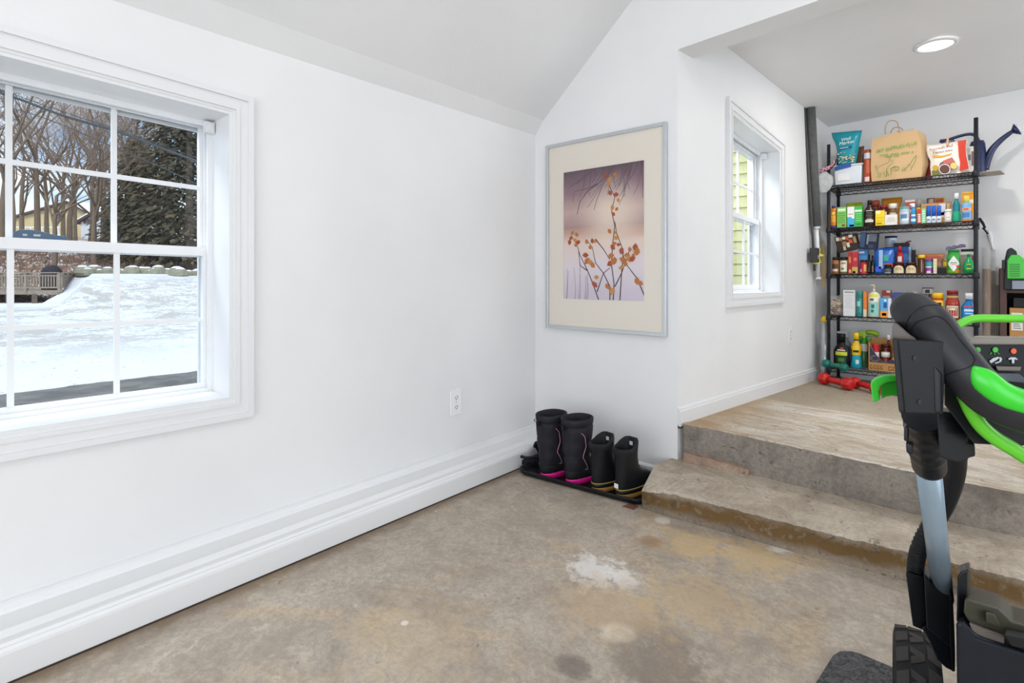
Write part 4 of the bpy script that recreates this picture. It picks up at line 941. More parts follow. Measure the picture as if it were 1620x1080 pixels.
put('bottle', 'lime_juice_bottle', 'bottle', 'green lime-shaped squeeze bottle at the right of the middle shelf', 1522.6, 1543, 401.5, 2, Y1_, '#139a52', shape='bulb', cap='#138a4c', caph=.12, capr=.3, emb=((.32, .68, .25, .55, '#cfd83a'), (.38, .62, .33, .46, '#2a6a2a')))
put('box', 'cracker_box', 'box', 'pinkish box with white top band and black lid behind the lime bottle', 1520, 1545, 394, 2, 5.12, '#a08a86', lid='#1a1a1a', pr=[(0, 1, .78, .90, '#e9e4da'), (0, 1, .90, 1, '#1a1a1c'), (.7, .9, .5, .72, '#8a3050')])
# tilted dark food cartons lying across the spice jars
def tilted(u0, u1, v0, v1, y, tilt, label, c, pr, dep=.10, cat='box', name='food_carton'):
    p = at_y((u0 + u1) / 2, v1, y); x0 = at_y(u0, 400, y).x; x1 = at_y(u1, 400, y).x; w = x1 - x0; h = at_y(u0, v0, y).z - at_y(u0, v1, y).z
    t = thing(name, label, cat, (p.x, y + dep / 2, p.z), (0, tilt, 0)); it_box(t, w, dep, h, c, pr=pr); return t
tilted(1325, 1359, 371.5, 396, 4.935, -.20, 'dark box with scattered food pictures tilted across the spice jars', '#33261d', [(.05, .2, .72, .95, '#cfc6b4'), (.22, .34, .7, .9, '#a8743c'), (.36, .5, .74, .92, '#d8d4cc'), (.52, .64, .66, .92, '#b0522e'), (.66, .84, .78, .95, '#e0d8c8'), (.62, .78, .42, .66, '#c0492e'), (.3, .5, .3, .62, '#8b6a44'), (.5, .62, .2, .5, '#d9cbb0'), (.3, .42, .05, .3, '#bba58a'), (.84, .97, .4, .8, '#a07a4a')], .10)
tilted(1358.5, 1386, 368.5, 394, 4.99, .10, 'navy box with grey panel leaning against the dark food box', '#222c44', [(.0, .3, .1, .98, '#33507c'), (.5, .95, .48, .95, '#5d6470'), (.4, .5, .3, .9, '#8b909a'), (.55, .8, .1, .3, '#3a3a48')], .09)
# ---- fourth shelf
put('box', 'tissue_box', 'box', 'tall white box with grey printed lines at the left of the fourth shelf', 1334, 1352.6, 459, 3, Y1_, '#d9dadb', pr=[(.1, .9, .90, .95, '#8b8b8e')] + lines(.1, .85, .3, .85, 7, '#b4b6ba', .25))
put('bottle', 'lotion_tube', 'tube', 'teal tube standing between the white box and the orange box', 1354, 1365, 460.5, 3, Y1_, '#1a8f8a', shape='can', band=((.0, .15, '#0f7a80'), (.7, .9, '#0f7f74')), emb=((.1, .6, .4, .6, '#8fd0c8'),), sq=.6)
put('box', 'medicine_box', 'box', 'narrow orange box beside the lotion pump bottle', 1365.6, 1371, 461.5, 3, Y1_, '#dc7a2c', pr=[(0, 1, 0, .3, '#d8c8b4')])
t, w_, d_, h_ = put('bottle', 'lotion_bottle', 'bottle', 'cream lotion pump bottle with yellow and aqua label', 1371.4, 1392, 456, 3, Y1_, '#e6e0c4', shape='lotion', cap='#e9dfae', caph=.12, capr=.24, pump=True, sq=.6, emb=((.12, .88, .80, .9, '#d8de3c'), (.15, .85, .62, .78, '#f1ede0'), (.2, .5, .64, .74, '#5a6460'), (.08, .80, .06, .58, '#8fd6cc'), (.3, .55, .35, .5, '#2f5f5a'), (.3, .5, .18, .3, '#3a6a60')))
put('box', 'snack_box', 'box', 'sky blue and orange box right of the lotion pump bottle', 1392.6, 1410, 471.7, 3, Y1_, '#4aa8e0', pr=[(0, .72, 0, .36, '#f09a20'), (.72, 1, 0, 1, '#d9dde0'), (.3, .6, .5, .78, '#1a4a90'), (.35, .55, .84, .94, '#eef2f4'), (.15, .55, .1, .24, '#f6dfae')])
put('box', 'snack_box', 'box', 'brick red box standing behind the sky blue and orange one', 1395, 1410, 459.5, 3, 5.06, '#b0402e', pr=[(.1, .9, .66, .8, '#e0b8a0'), (.5, .9, .92, 1., '#e9e4e0')])
put('box', 'snack_box', 'box', 'dark blue box partly hidden behind the machine grip', 1411.5, 1430, 463, 3, 5.0, '#2a4a90', pr=[(.1, .6, .5, .8, '#9a2a40')])
put('bottle', 'tin_can', 'can', 'brown topped can standing behind the grip on the fourth shelf', 1458, 1476.5, 455, 3, 5.08, '#5a4034', shape='can', band=((.80, .97, '#cfcfcf'),), emb=((.3, .7, .82, .94, '#3a3a40'),))
t, w_, d_, h_ = put('bottle', 'snack_tub', 'tub', 'yellow-lidded tub with red and yellow side on the fourth shelf', 1473, 1493.4, 463, 3, Y1_, '#c9361c', shape='jar', cap='#f0c01c', caph=.20, capr=.92, band=((.45, .9, '#f2c23a'),), emb=((.1, .85, .55, .85, '#f2c23a'), (.15, .8, .58, .8, '#20201c'), (.3, .7, .15, .4, '#f2b030')))
t, w_, d_, h_ = put('bottle', 'salsa_jar', 'jar', 'jar of red sauce with gold lid and oval label', 1495.4, 1518, 467.5, 3, Y1_, '#a8301a', shape='jar', cap='#c2a868', caph=.10, capr=.88, band=((.08, .70, '#5a2018'),), emb=((.08, .92, .12, .66, '#dcc7a8'), (.14, .86, .20, .58, '#8a2020'), (.2, .8, .46, .56, '#e6dcc8'), (.25, .75, .24, .36, '#c0392a')))
put('bottle', 'sauce_tin', 'tin', 'small red tin stacked on the jar of red sauce', 1497.5, 1516, 459.5, 3, 4.93, '#6e1c22', z0=SZ[3] + h_ + .0005, shape='can', cap='#9e1c2c', caph=.45, capr=1.02)
put('bottle', 'mouthwash_bottle', 'bottle', 'wide bright blue mouthwash bottle with white cap on the fourth shelf', 1520.5, 1545, 463.5, 3, Y1_, '#1277b8', shape='jug', cap='#e4e9ee', caph=.22, capr=.55, sq=.6, band=((0, .5, '#1e8fd0'),), emb=((.15, .85, .62, .70, '#b04a70'), (.2, .8, .44, .54, '#e6f0f8'), (.25, .75, .32, .37, '#cfe4f4')))
p = at_y(1319, 500, 4.93)
t = thing('mushroom_bag', 'clear bag of dried brown mushrooms bulging past the left post on the fourth shelf', 'bag', (at_y(1321, 500, 4.94).x, 4.99, SZ[3] + .0005))
b = MB(); rnd = random.Random(6); b.rings(pouch_rings(.105, .09, .16, rnd, top=-.1, crumple=.09), 0); b.build('plastic_bag', film_mat('bag_film', (.75, .72, .70), .22, .12), t)
b = MB()
for k in range(60):
    r = rnd.uniform(.012, .020); x, y, z = rnd.uniform(-.034, .034), rnd.uniform(-.026, .026), rnd.uniform(.012, .12); b.lathe([(r*.3, -r*.6), (r, -r*.2), (r*.9, r*.3), (r*.2, r*.7)], 7, (x, y, z), mi=rnd.choice((0, 1, 2)))
b.build('mushrooms', [colr('#a8845f', .8), colr('#6e4a34', .8), colr('#cdb596', .8)], t)['kind'] = 'stuff'
# ---- bottom shelf
YB1 = 4.93
t, w_, d_, h_ = put('bottle', 'herbicide_jug', 'bottle', 'black jug with green and yellow label at the left of the bottom shelf', 1316.5, 1343, 528.5, 4, YB1, '#15161a', shape='jug', cap='#121316', caph=.22, capr=.45, sq=.55, emb=((.16, .84, .04, .14, '#b6c23a'), (.2, .8, .14, .46, '#1f3d22'), (.15, .85, .46, .60, '#c9cf3c'), (.25, .75, .64, .68, '#d9d9c0'), (.4, .65, .70, .76, '#c0392a'), (.3, .7, .22, .36, '#4a8a3a')))
b = MB(); b.tube([(w_*.30, 0, h_*.60), (w_*.52, 0, h_*.52), (w_*.54, 0, h_*.22), (w_*.42, 0, h_*.14)], .011, 8); b.build('handle', colr('#15161a', .3), t)
put('spray', 'clear_spray_bottle', 'bottle', 'translucent grey spray bottle behind the black jug', 1324, 1348, 523, 4, 5.10, '#8c9298', head='#c4c8cc')
put('bottle', 'cleaner_bottle', 'bottle', 'yellow and teal cleaner bottle with yellow cap', 1344.4, 1362.4, 526.5, 4, 4.96, '#f2c511', shape='waist', cap='#f4cf1c', caph=.18, capr=.52, sq=.7, band=((0, .46, '#15a0b4'), (.94, 1.01, '#1c3a50')), emb=((.5, .78, .16, .30, '#dfe8f0'), (.2, .8, .55, .62, '#2a2a20')))
put('spray', 'green_spray_bottle', 'bottle', 'spray bottle with lime trigger and dark green and white body', 1357, 1374, 523, 4, 5.06, '#4d7a52', head='#9cc41c', band=((.55, .8, '#d7dcd4'), (.8, 1.01, '#3f9a2c')))
t, w_, d_, h_ = put('bottle', 'hand_duster', 'tool', 'lime and grey curved tool head lying behind the spray bottles', 1358, 1389, 533, 4, 5.13, '#4aa02c', shape='tub', dep=.09)
b = MB(); b.tube(spl([(-w_*.48, 0, h_ + .008), (-.02, 0, h_ + .032), (w_*.2, 0, h_ + .034), (w_*.5, 0, h_ + .018)], 4), [.012] * 5 + [.02] * 7 + [.012], 10, flat=.8); b.build('curved_head', colr('#8fb81e', .3), t)
# cardboard carton with jars
cx0 = at_y(1373, 560, 4.935).x; cx1 = at_y(1424, 560, 4.935).x; cw = cx1 - cx0
t = thing('cardboard_box', 'open brown cardboard box with dark swoosh print, holding jars on the bottom shelf', 'box', ((cx0 + cx1)/2, 5.03, SZ[4] + .0005))
CB = M('corrugated_cardboard', hexc('#b8874f'), .85, var=.08, scale=20); b = MB(); w2, d2, tt_ = cw/2, .095, .004
h1 = at_y(1376, 541, 4.935).z - SZ[4]; h0 = .075
b.box((-w2, -d2, 0), (w2, d2, tt_)); b.box((-w2, d2 - tt_, 0), (w2, d2, h1 + .02)); b.box((-w2, -d2, 0), (-w2 + tt_, d2, h1)); b.box((w2 - tt_, -d2, 0), (w2, d2, h1))
fp = [(-w2, 0), (w2, 0), (w2, h1), (w2 - .02, h1 - .01)] + [(x * w2, h0 + (h1 - h0) * abs((x - .1)) ** 1.6 * .9) for x in (.7, .5, .3, .1, -.1, -.3, -.5, -.7)] + [(-w2 + .014, h1 - .01), (-w2, h1)]
b.prism([(x, -d2, z) for x, z in fp], (0, tt_, 0)); b.build('carton', CB, t)
b = MB(); y = -d2 - .0005
sw = [(-w2 + .012, h0 * .92), (w2 * .9, h0 * .92), (w2 * .9, h0 * .98)] + [(x * w2, h0 * .98 + (h1 - h0) * abs((x - .1)) ** 1.6 * .88) for x in (.5, .3, .1, -.1, -.3, -.5, -.7)] + [(-w2 + .012, h1 * .93)]
b.prism([(x, y, z) for x, z in sw], (0, -.0004, 0)); part_label(b.build('printed_panel', colr('#26334e', .7), t), 'navy printed panel')
b = MB()
for r0, r1 in ((.9, 1.), (.66, .72)):
    pts = [(-w2*.55 + .030 * q * math.cos(a), y - .0008, h0 * 1.32 + .024 * q * math.sin(a)) for q, rng in ((r1, range(0, 15)), (r0, range(14, -1, -1))) for a in [PI * .35 + 2 * PI * i / 18 for i in rng]]
    b.prism(pts, (0, -.0003, 0))
b.build('printed_swirl', colr('#a88a5c', .7), t)
b = MB(); zz = h0*.42
for (xa, xb) in ((-.86, -.70), (-.62, -.46), (-.40, -.26), (-.20, -.06), (.30, .52), (.58, .78)):
    for (za, zb) in ((-.014, -.010), (.010, .014)): b.box((xa*w2, y - .0008, zz + za), (xb*w2, y, zz + zb))
    b.box((xa*w2, y - .0008, zz - .010), (xa*w2 + .003, y, zz + .010))
    b.box((xb*w2 - .003, y - .0008, zz - .010), (xb*w2, y, zz + .0))
b.build('printed_marks', colr('#3b2c20'), t)
def inbox(u0, u1, vt, yy, c, label, name, **k):
    put('bottle', name, k.pop('cat', 'jar'), label, u0, u1, vt, 4, yy, c, z0=SZ[4] + .0055, **k)
inbox(1378, 1390.5, 544.5, 4.955, '#c02834', 'red and white can inside the cardboard box', 'tomato_can', cat='can', shape='can', band=((.35, .7, '#e4ded8'),))
inbox(1392, 1409, 545, 5.03, '#5e2416', 'dark red sauce jar at the back of the cardboard box', 'sauce_jar', shape='jar', cap='#4a1c18', caph=.1, capr=.9, emb=((.1, .9, .4, .75, '#cdbfa2'),))
inbox(1392.6, 1408, 557.5, 4.952, '#6a2010', 'front jar with white lid inside the cardboard box', 'sauce_jar', shape='jar', cap='#e9e6e2', caph=.25, capr=.95, emb=((.1, .9, .05, .4, '#d9d0c4'),))
inbox(1401, 1409.5, 530, 5.075, '#5a1f18', 'slim bottle with white cap at the back of the cardboard box', 'sauce_bottle', cat='bottle', shape='round', cap='#e9ebee', caph=.14, capr=.7)
inbox(1411, 1422, 548, 4.96, '#b0702c', 'amber jar near the right end of the cardboard box', 'sauce_jar', shape='jar', cap='#8a6a3a', caph=.14, capr=.95)
# ---- top shelf
p0 = at_y(1331, 290, 4.92)
tx0, tx1 = at_y(1319, 290, 4.915).x, at_y(1363.5, 290, 4.915).x; tw = tx1 - tx0; th = at_y(1340, 262.5, 4.915).z - SZ[0]
t = thing('storage_tub', 'white plastic tub with blue latch at the left end of the top shelf', 'tub', ((tx0 + tx1)/2, 5.0, SZ[0] + .0005))
b = MB(); b.rings([[(sx * tw/2 * q, sy * .08 * q, z * th) for sx, sy in ((-1,-1),(1,-1),(1,1),(-1,1))] for q, z in ((.88, 0), (.93, .05), (.99, .95), (1., 1.))], 0, True, False); b.build('tub_body', M('milky_plastic', (.66, .70, .74), .35), t, bevel=.008)
b = MB(); b.box((-tw*.53, -.086, th), (tw*.53, .086, th + .012)); b.build('lid', M('milky_lid', (.74, .77, .80), .35), t, bevel=.004)
b = MB(); b.prism([(-tw*.46, -.089, th*.80), (tw*.12, -.089, th*.93), (tw*.12, -.089, th + .018), (-tw*.1, -.089, th + .02), (-tw*.46, -.089, th*1.02)], (0, .01, 0)); part_label(b.build('latch', colr('#24509a', .35), t, bevel=.002), 'blue latch')
b = MB(); b.box((-tw*.36, -.0805, th*.22), (tw*.06, -.0795, th*.62)); b.build('paper_label', colr('#e4e2e2', .6), t)
zt_ = SZ[0] + .0005 + th + .0125
# teal popcorn bag
def profile_bag(name, label, u_c, y, z0, pts_px, c, th_=.05, rough=.28, cat='bag', part='pouch', mat=None):
    """pillow bag whose outline follows px points at depth y"""
    P = [at_y(u, v, y) for u, v in pts_px]; ox_ = at_y(u_c, 300, y).x; zmin = min(p.z for p in P); 
    t = thing(name, label, cat, (ox_, y + th_ / 2, z0)); sh = z0 - zmin
    q = [(p.x - ox_, p.z - zmin) for p in P]; cx_ = sum(a for a, _ in q) / len(q); cz_ = sum(b_ for _, b_ in q) / len(q)
    b = MB(); n_ = len(q); K_ = 5; vs = []
    for side in (-1, 1):
        for i in range(K_ + 1):
            s = 1 - i / K_; off = side * th_ / 2 * (1 - s ** 4) ** .8
            if i == K_: vs.append((cx_, off, cz_)); continue
            for (x, z) in q: vs.append((cx_ + (x - cx_) * s, off, cz_ + (z - cz_) * s))
    half = K_ * n_ + 1; b.v = vs
    for sd in (0, 1):
        o_ = sd * half
        for i in range(K_ - 1):
            for k in range(n_): b.f.append([o_ + i*n_ + k, o_ + i*n_ + (k+1) % n_, o_ + (i+1)*n_ + (k+1) % n_, o_ + (i+1)*n_ + k]); b.mi.append(0); b.sm.append(True)
        for k in range(n_): b.f.append([o_ + (K_-1)*n_ + k, o_ + (K_-1)*n_ + (k+1) % n_, o_ + half - 1]); b.mi.append(0); b.sm.append(True)
    for k in range(n_): b.f.append([k, (k+1) % n_, half + (k+1) % n_, half + k]); b.mi.append(0); b.sm.append(True)
    bm_o = b.build(part, mat or colr(c, rough), t)
    return t, lambda u, v: Vector((at_y(u, v, y).x - ox_, -th_/2 - .0022, at_y(u, v, y).z - zmin)), bm_o
TE = M('teal_foil', hexc('#1593a3'), .25, var=.12, scale=18, bump=.25)
pts = [(1325, 262), (1333, 262.5), (1345, 261.5), (1352.5, 262), (1355, 250), (1358, 232), (1361.5, 214), (1363, 207), (1352, 207.5), (1338, 209), (1314, 211), (1316, 219), (1321, 230), (1323.5, 242), (1324, 252)]
t, L_, _ = profile_bag('popcorn_bag', 'teal foil popcorn bag with white script lettering standing on the white tub', 1339, 4.955, zt_, pts, None, .06, mat=TE)
WHT = colr('#eaf4f2', .4)
text_mesh('lettering', 'Well', .034, WHT, t, L_(1338, 222.5) + Vector((0, -.004, 0)), (PI/2, -.06, 0), shear=.25); text_mesh('lettering', 'Market', .036, WHT, t, L_(1339, 228) + Vector((0, -.004, 0)), (PI/2, -.06, 0), shear=.25)
b = MB(); a0 = L_(1328, 237.5); a1 = L_(1347.5, 234.5); b.hexa([(a0.x, a0.y - .003, a0.z - .008), (a1.x, a0.y - .003, a0.z - .006), (a1.x, a0.y, a0.z - .006), (a0.x, a0.y, a0.z - .008), (a0.x, a0.y - .003, a0.z + .008), (a1.x, a0.y - .003, a0.z + .010), (a1.x, a0.y, a0.z + .010), (a0.x, a0.y, a0.z + .008)]); pp_ = b.build('printed_banner', colr('#0f4f7c', .4), t)
a1 = L_(1347, 232); b = MB(); b.hexa([(a0.x + .004, a0.y - .0045, a0.z - .001), (a1.x - .02, a0.y - .0045, a0.z + .001), (a1.x - .02, a0.y - .0035, a0.z + .001), (a0.x + .004, a0.y - .0035, a0.z - .001), (a0.x + .004, a0.y - .0045, a0.z + .003), (a1.x - .02, a0.y - .0045, a0.z + .005), (a1.x - .02, a0.y - .0035, a0.z + .005), (a0.x + .004, a0.y - .0035, a0.z + .003)]); b.build('printed_line', WHT, pp_)
b = MB(); rnd = random.Random(2)
for k in range(34):
    u, v = (rnd.uniform(1326, 1351), rnd.uniform(250, 260)) if k > 5 else ((1326, 246), (1336, 243), (1351, 246), (1330, 244), (1345, 248), (1349, 251))[k]
    q = L_(u, v); r = rnd.uniform(.006, .010); b.lathe([(r*.4, -r*.5), (r, 0), (r*.3, r*.6)], 6, (q.x, q.y - .001, q.z), mi=rnd.choice((0, 1)), sy=.4)
b.build('printed_popcorn', [colr('#e9ddb0', .5), colr('#d6b676', .5)], t)['kind'] = 'stuff'
# brown bag behind, orange canister
put('bag', 'paper_packet', 'packet', 'dark brown paper packet behind the teal bag', 1351, 1366, 231, 0, 5.10, '#6e4430', seed=31, dep=.07, top=.0, crumple=.08)
put('bottle', 'tall_canister', 'canister', 'tall orange-red canister with white top band beside the paper bag', 1365.6, 1378.4, 236, 0, 4.93, '#b0492a', shape='can', cap='#8f4630', caph=.05, capr=.9, band=((.76, .94, '#c7ccd4'),), emb=((.15, .75, .04, .18, '#d8cfc9'), (.35, .9, .30, .72, '#b85a34')))
put('bottle', 'tall_canister', 'canister', 'pale container mostly hidden behind the paper bag on the top shelf', 1462, 1474, 247, 0, 5.10, '#8a2a22', shape='can')
# kraft grocery bag
KR = M('kraft_paper', hexc('#c8a67a'), .8, var=.07, scale=9, bump=.2); KR2 = M('kraft_handle', hexc('#b08a66'), .8)
yb = 4.92; P_ = {k: at_y(u, v, yb) for k, (u, v) in dict(bl=(1379, 288), br=(1458, 274), tr=(1459, 202), tl=(1379, 218)).items()}
ox_ = (P_['bl'].x + P_['br'].x) / 2; t = thing('paper_grocery_bag', 'brown paper grocery bag with green print on the top shelf', 'bag', (ox_, yb + .085, SZ[0] + .0005))
sw = (P_['br'].x - P_['bl'].x) / 2; zl = P_['tl'].z - SZ[0]; zr_ = P_['tr'].z - SZ[0]; b = MB(); dp = .085
b.rings([[(-sw, -dp, 0), (0, -dp - .004, 0), (sw, -dp, 0), (sw + .012, 0, 0), (sw, dp, 0), (-sw, dp, 0)],
         [(-sw - .006, -dp, .10), (0, -dp - .010, .10), (sw + .004, -dp, .11), (sw + .035, 0, .10), (sw + .01, dp, .11), (-sw, dp, .1)],
         [(-sw - .004, -dp, zl * .7), (-.02, -dp + .004, zl * .75), (sw - .006, -dp + .008, zr_ * .7), (sw + .030, .0, zr_*.66), (sw, dp, zr_ * .7), (-sw, dp, zl * .7)],
         [(-sw - .002, -dp + .02, zl - .01), (-.03, -dp + .012, (zl + zr_)/2 + .006), (sw - .03, -dp + .02, zr_ - .004), (sw + .02, 0, zr_ - .04), (sw - .02, dp - .03, zr_ - .03), (-sw + .01, dp - .03, zl - .03)]], 0, False, False)
b.build('bag_body', KR, t, recalc=True)
b = MB(); q = [Vector((at_y(u, v, yb).x - ox_, -dp + .012, at_y(u, v, yb).z - SZ[0])) for u, v in ((1400, 212), (1400.5, 200), (1405, 192), (1412, 190), (1419, 193), (1422, 203), (1422.5, 210))]
b.tube(spl(q, 4), .0035, 8); b.build('handle', KR2, t)
b = MB(); q = [v + Vector((.02, .12, -.03)) for v in q]; b.tube(spl(q, 4), .0035, 8); b.build('handle', KR2, t)
GR = colr('#4f9e34', .7)
def on(u, v): p = at_y(u, v, yb); return (p.x - ox_, -dp - .013, p.z - SZ[0])
text_mesh('lettering', 'PET SUPPLIES PLUS', .037, GR, t, on(1418, 233.5), (PI/2, -.115, 0), shear=.2, sx=.82)
b = MB()
for (ua, ub, va, vb, n_) in ((1393, 1446, 246, 240.5, 16), (1401, 1423, 248.5, 246.5, 8)):
    for k in range(n_):
        if k % 5 == 4: continue
        u = ua + (ub - ua) * k / n_; v = va + (vb - va) * k / n_; p = Vector(on(u, v)); q = Vector(on(u + (ub - ua) / n_ * .75, v)); b.box((p.x, p.y - .001, p.z - .0035), (q.x, p.y, p.z + .0035))
b.build('printed_marks', GR, t)
b = MB()                                         # green line drawings: dog, cat, ball, bone, bird
def dr(pts, r=.0013): b.tube([Vector(on(u, v)) for u, v in pts], r, 5)
dr([(1386, 262), (1388, 270), (1391, 274), (1390, 281), (1393, 281), (1394, 274), (1399, 272), (1400, 280), (1403, 280), (1403, 268), (1407, 262), (1412, 259), (1413, 255), (1409, 253), (1405, 258), (1396, 261), (1389, 266), (1386, 262)])
dr([(1404, 270), (1406, 278), (1410, 277), (1410, 269), (1408, 266)]); dr([(1412, 265)] + [(1417 + 6 * math.cos(a), 267 + 3.5 * math.sin(a)) for a in [PI + 2*PI*k/12 for k in range(13)]]); dr([(1413, 266), (1416, 264.5), (1418, 269), (1421, 267)])
dr([(1427, 270), (1430, 265), (1434, 270), (1427, 270)]); dr([(1430, 270), (1436, 263), (1441, 258), (1446, 250), (1450, 246)]); dr([(1438, 261), (1443, 264), (1448, 256), (1450, 250), (1450, 246)]); dr([(1441, 270), (1443, 264)]); dr([(1407, 254), (1410, 246)])
b.build('printed_drawing', GR, t)
b = MB(); b.box((.0, -.03, .05), (.10, .02, zr_ + .015)); b.build('folded_paper', colr('#b9b5ac', .7), t)
# pet treat bag
TB = M('glossy_cream_bag', hexc('#efe6dc'), .2, var=.05, scale=14, bump=.25)
pts = [(1473, 276), (1471, 262), (1471.5, 252), (1467, 243), (1465, 234), (1465.5, 226), (1478, 225.5), (1494, 223), (1512, 220), (1530, 217), (1531, 224), (1529, 233), (1530.5, 243), (1533, 256), (1536, 269), (1520, 271.5), (1500, 273.5), (1486, 275.5)]
t, L_, _ = profile_bag('pet_treat_bag', 'cream and red glossy treat bag clipped with a clothespin', 1500, 4.925, SZ[0] + .0005, pts, None, .07, mat=TB)
def flat(b, pts, L_, mi=0, t_=.0008, dy=0): b.prism([L_(u, v) + Vector((0, -.0012 + dy, 0)) for u, v in pts], (0, -t_, 0), mi)
b = MB(); flat(b, [(1515, 221.5), (1529, 219), (1527.5, 230), (1528, 243), (1531, 256), (1532.5, 265), (1518, 269), (1519, 255), (1517, 245), (1516, 232)], L_); part_label(b.build('printed_stripe', colr('#d23a24', .25), t), 'red vertical stripe')
text_mesh('lettering', 'Incredi-Pul', .032, colr('#8a4a3c'), t, L_(1489, 232) + Vector((0, -.003, 0)), (PI/2, -.10, 0), sx=.95); text_mesh('lettering', 'Favorites', .032, colr('#8a4a3c'), t, L_(1491, 237.5) + Vector((0, -.003, 0)), (PI/2, -.10, 0), sx=.95)
b = MB(); flat(b, [(1475, 243), (1490, 244.5), (1503, 241.5), (1506, 239.5), (1504, 243.5), (1490, 247.5), (1476, 246.5)], L_); b.build('printed_banner', colr('#dca22e', .3), t)
b = MB(); flat(b, [(1487, 256), (1506, 247), (1516, 262), (1498, 272), (1484, 270)], L_, 0); flat(b, [(1491, 253), (1505, 247.5), (1510, 254), (1496, 260)], L_, 1, dy=-.001)
def disc(cu, cv, r, mi, dy): flat(b, [(cu + r * math.cos(a), cv + r * .88 * math.sin(a)) for a in [2*PI*k/18 for k in range(18)]], L_, mi, dy=dy)
disc(1509, 260.5, 5.8, 2, -.002); disc(1480, 264, 5, 3, -.001); disc(1494.5, 266, 9.2, 5, -.003); disc(1494.5, 266, 8, 4, -.004)
flat(b, [(1474, 269), (1482, 266), (1487, 274.5), (1475, 275.5)], L_, 6)
b.build('printed_picture', [colr(h, .35) for h in ('#7a5a50', '#c4635a', '#dcc66c', '#c49a24', '#5c3428', '#efe9e2', '#6a6e24')], t)
cp = L_(1499, 224); t2 = thing('clothespin', 'wooden clothespin clipped on the treat bag', 'clothespin', Vector(t.location) + Vector((cp.x, -.036, cp.z)), (0, .05, 0))
for s_ in (-1, 1):
    b = MB(); b.prism([(-.006, s_*.004, -.02), (.006, s_*.004, -.02), (.005, s_*.008, .05), (-.005, s_*.008, .05)], (0, s_*.006, 0)); b.build('jaw', M('pale_wood', hexc('#c9a27c'), .6), t2)
b = MB(); b.cyl((-.009, 0, .012), (.009, 0, .012), .004); b.build('spring', M('steel_wire', (.5, .5, .52), .3, 1.), t2)
# pale bag just behind it
put('bag', 'treat_bag', 'bag', 'second pale bag with black marks behind the glossy treat bag', 1522, 1542, 231, 0, 5.03, '#dcd6cc', seed=41, dep=.05, top=.02, pr=[(.75, .9, .3, .8, '#6b4a48'), (.5, .7, .5, .7, '#5a6470')])
# navy watering can
NV = M('navy_plastic', hexc('#17234f'), .35, var=.06)
yc = 5.16; t = thing('watering_can', 'navy blue watering can with long raised spout on the top shelf', 'watering can', (at_y(1550, 280, yc).x, yc, SZ[0] + .0008))
ow = Vector(t.location)
def at(u, v, y=yc): return at_y(u, v, y) - ow
bx0 = at(1532, 270); bx1 = at(1561, 270); rr = (bx1.x - bx0.x) / 2; cx_ = (bx1.x + bx0.x) / 2; hb = at(1550, 223).z
b = MB(); b.lathe([(rr*.94, 0), (rr, .012), (rr*.97, hb*.6), (rr*.88, hb*.9), (rr*.72, hb), (rr*.66, hb), (rr*.8, hb*.88), (rr*.9, .02), (.01, .015)], 24, (cx_, 0, 0)); b.build('can_body', NV, t)
b = MB(); b.tube(spl([at(1557, 268), at(1562, 252), at(1570, 236), at(1583, 222), at(1597, 211), at(1603, 207)], 5), [.028 - .016 * i / 25 for i in range(26)], 14); b.build('spout', NV, t)
b = MB(); a0 = at(1601, 208.5); a1 = at(1609, 204.5); b.tube([a0, a1], [.013, .046], 18); ro = b.build('rose', NV, t)
b = MB(); dd_ = (a1 - a0).normalized(); b.tube([a1, a1 + dd_ * .014, a1 + dd_ * .020], [.045, .038, .01], 18); part_label(b.build('rose_face', colr('#d3d8dc', .4), ro), 'white sprinkler face')
b = MB(); b.tube(spl([at(1487, 223), at(1500, 221), at(1515, 216), at(1530, 212.5), at(1540, 213), at(1546, 219), at(1549, 228)], 4), [.011] * 25, 12, flat=1.3); b.build('handle', NV, t)
b = MB(); b.tube(spl([at(1487, 223), at(1492, 226), at(1500, 226), at(1510, 222)], 4), .008, 10); b.build('handle_grip', NV, t)
# loose cardboard sheet sticking out of the top shelf
a = [at_y(u, v, y) for u, v, y in ((1545, 267.5, 4.98), (1592, 264.5, 4.96), (1585, 274.5, 4.96), (1547, 276.5, 4.96))]
zc = SZ[0] + .002
x0 = XR - .10; sh = [Vector((x0, 4.98, zc)), Vector((x0, 5.20, zc)), Vector((XR + .10, 5.22, zc)), Vector((at_y(1590, 265, 5.2).x, 5.20, zc)), Vector((at_y(1582, 273, 5.0).x, 4.99, zc))]
b = MB(); b.prism([p - sh[0] for p in sh], (0, 0, .0035)); tag(b.build('cardboard_sheet', M('grey_board', hexc('#b9b2a8'), .8), loc=sh[0]), 'flat grey cardboard sheet sticking out past the right post of the top shelf', 'cardboard')
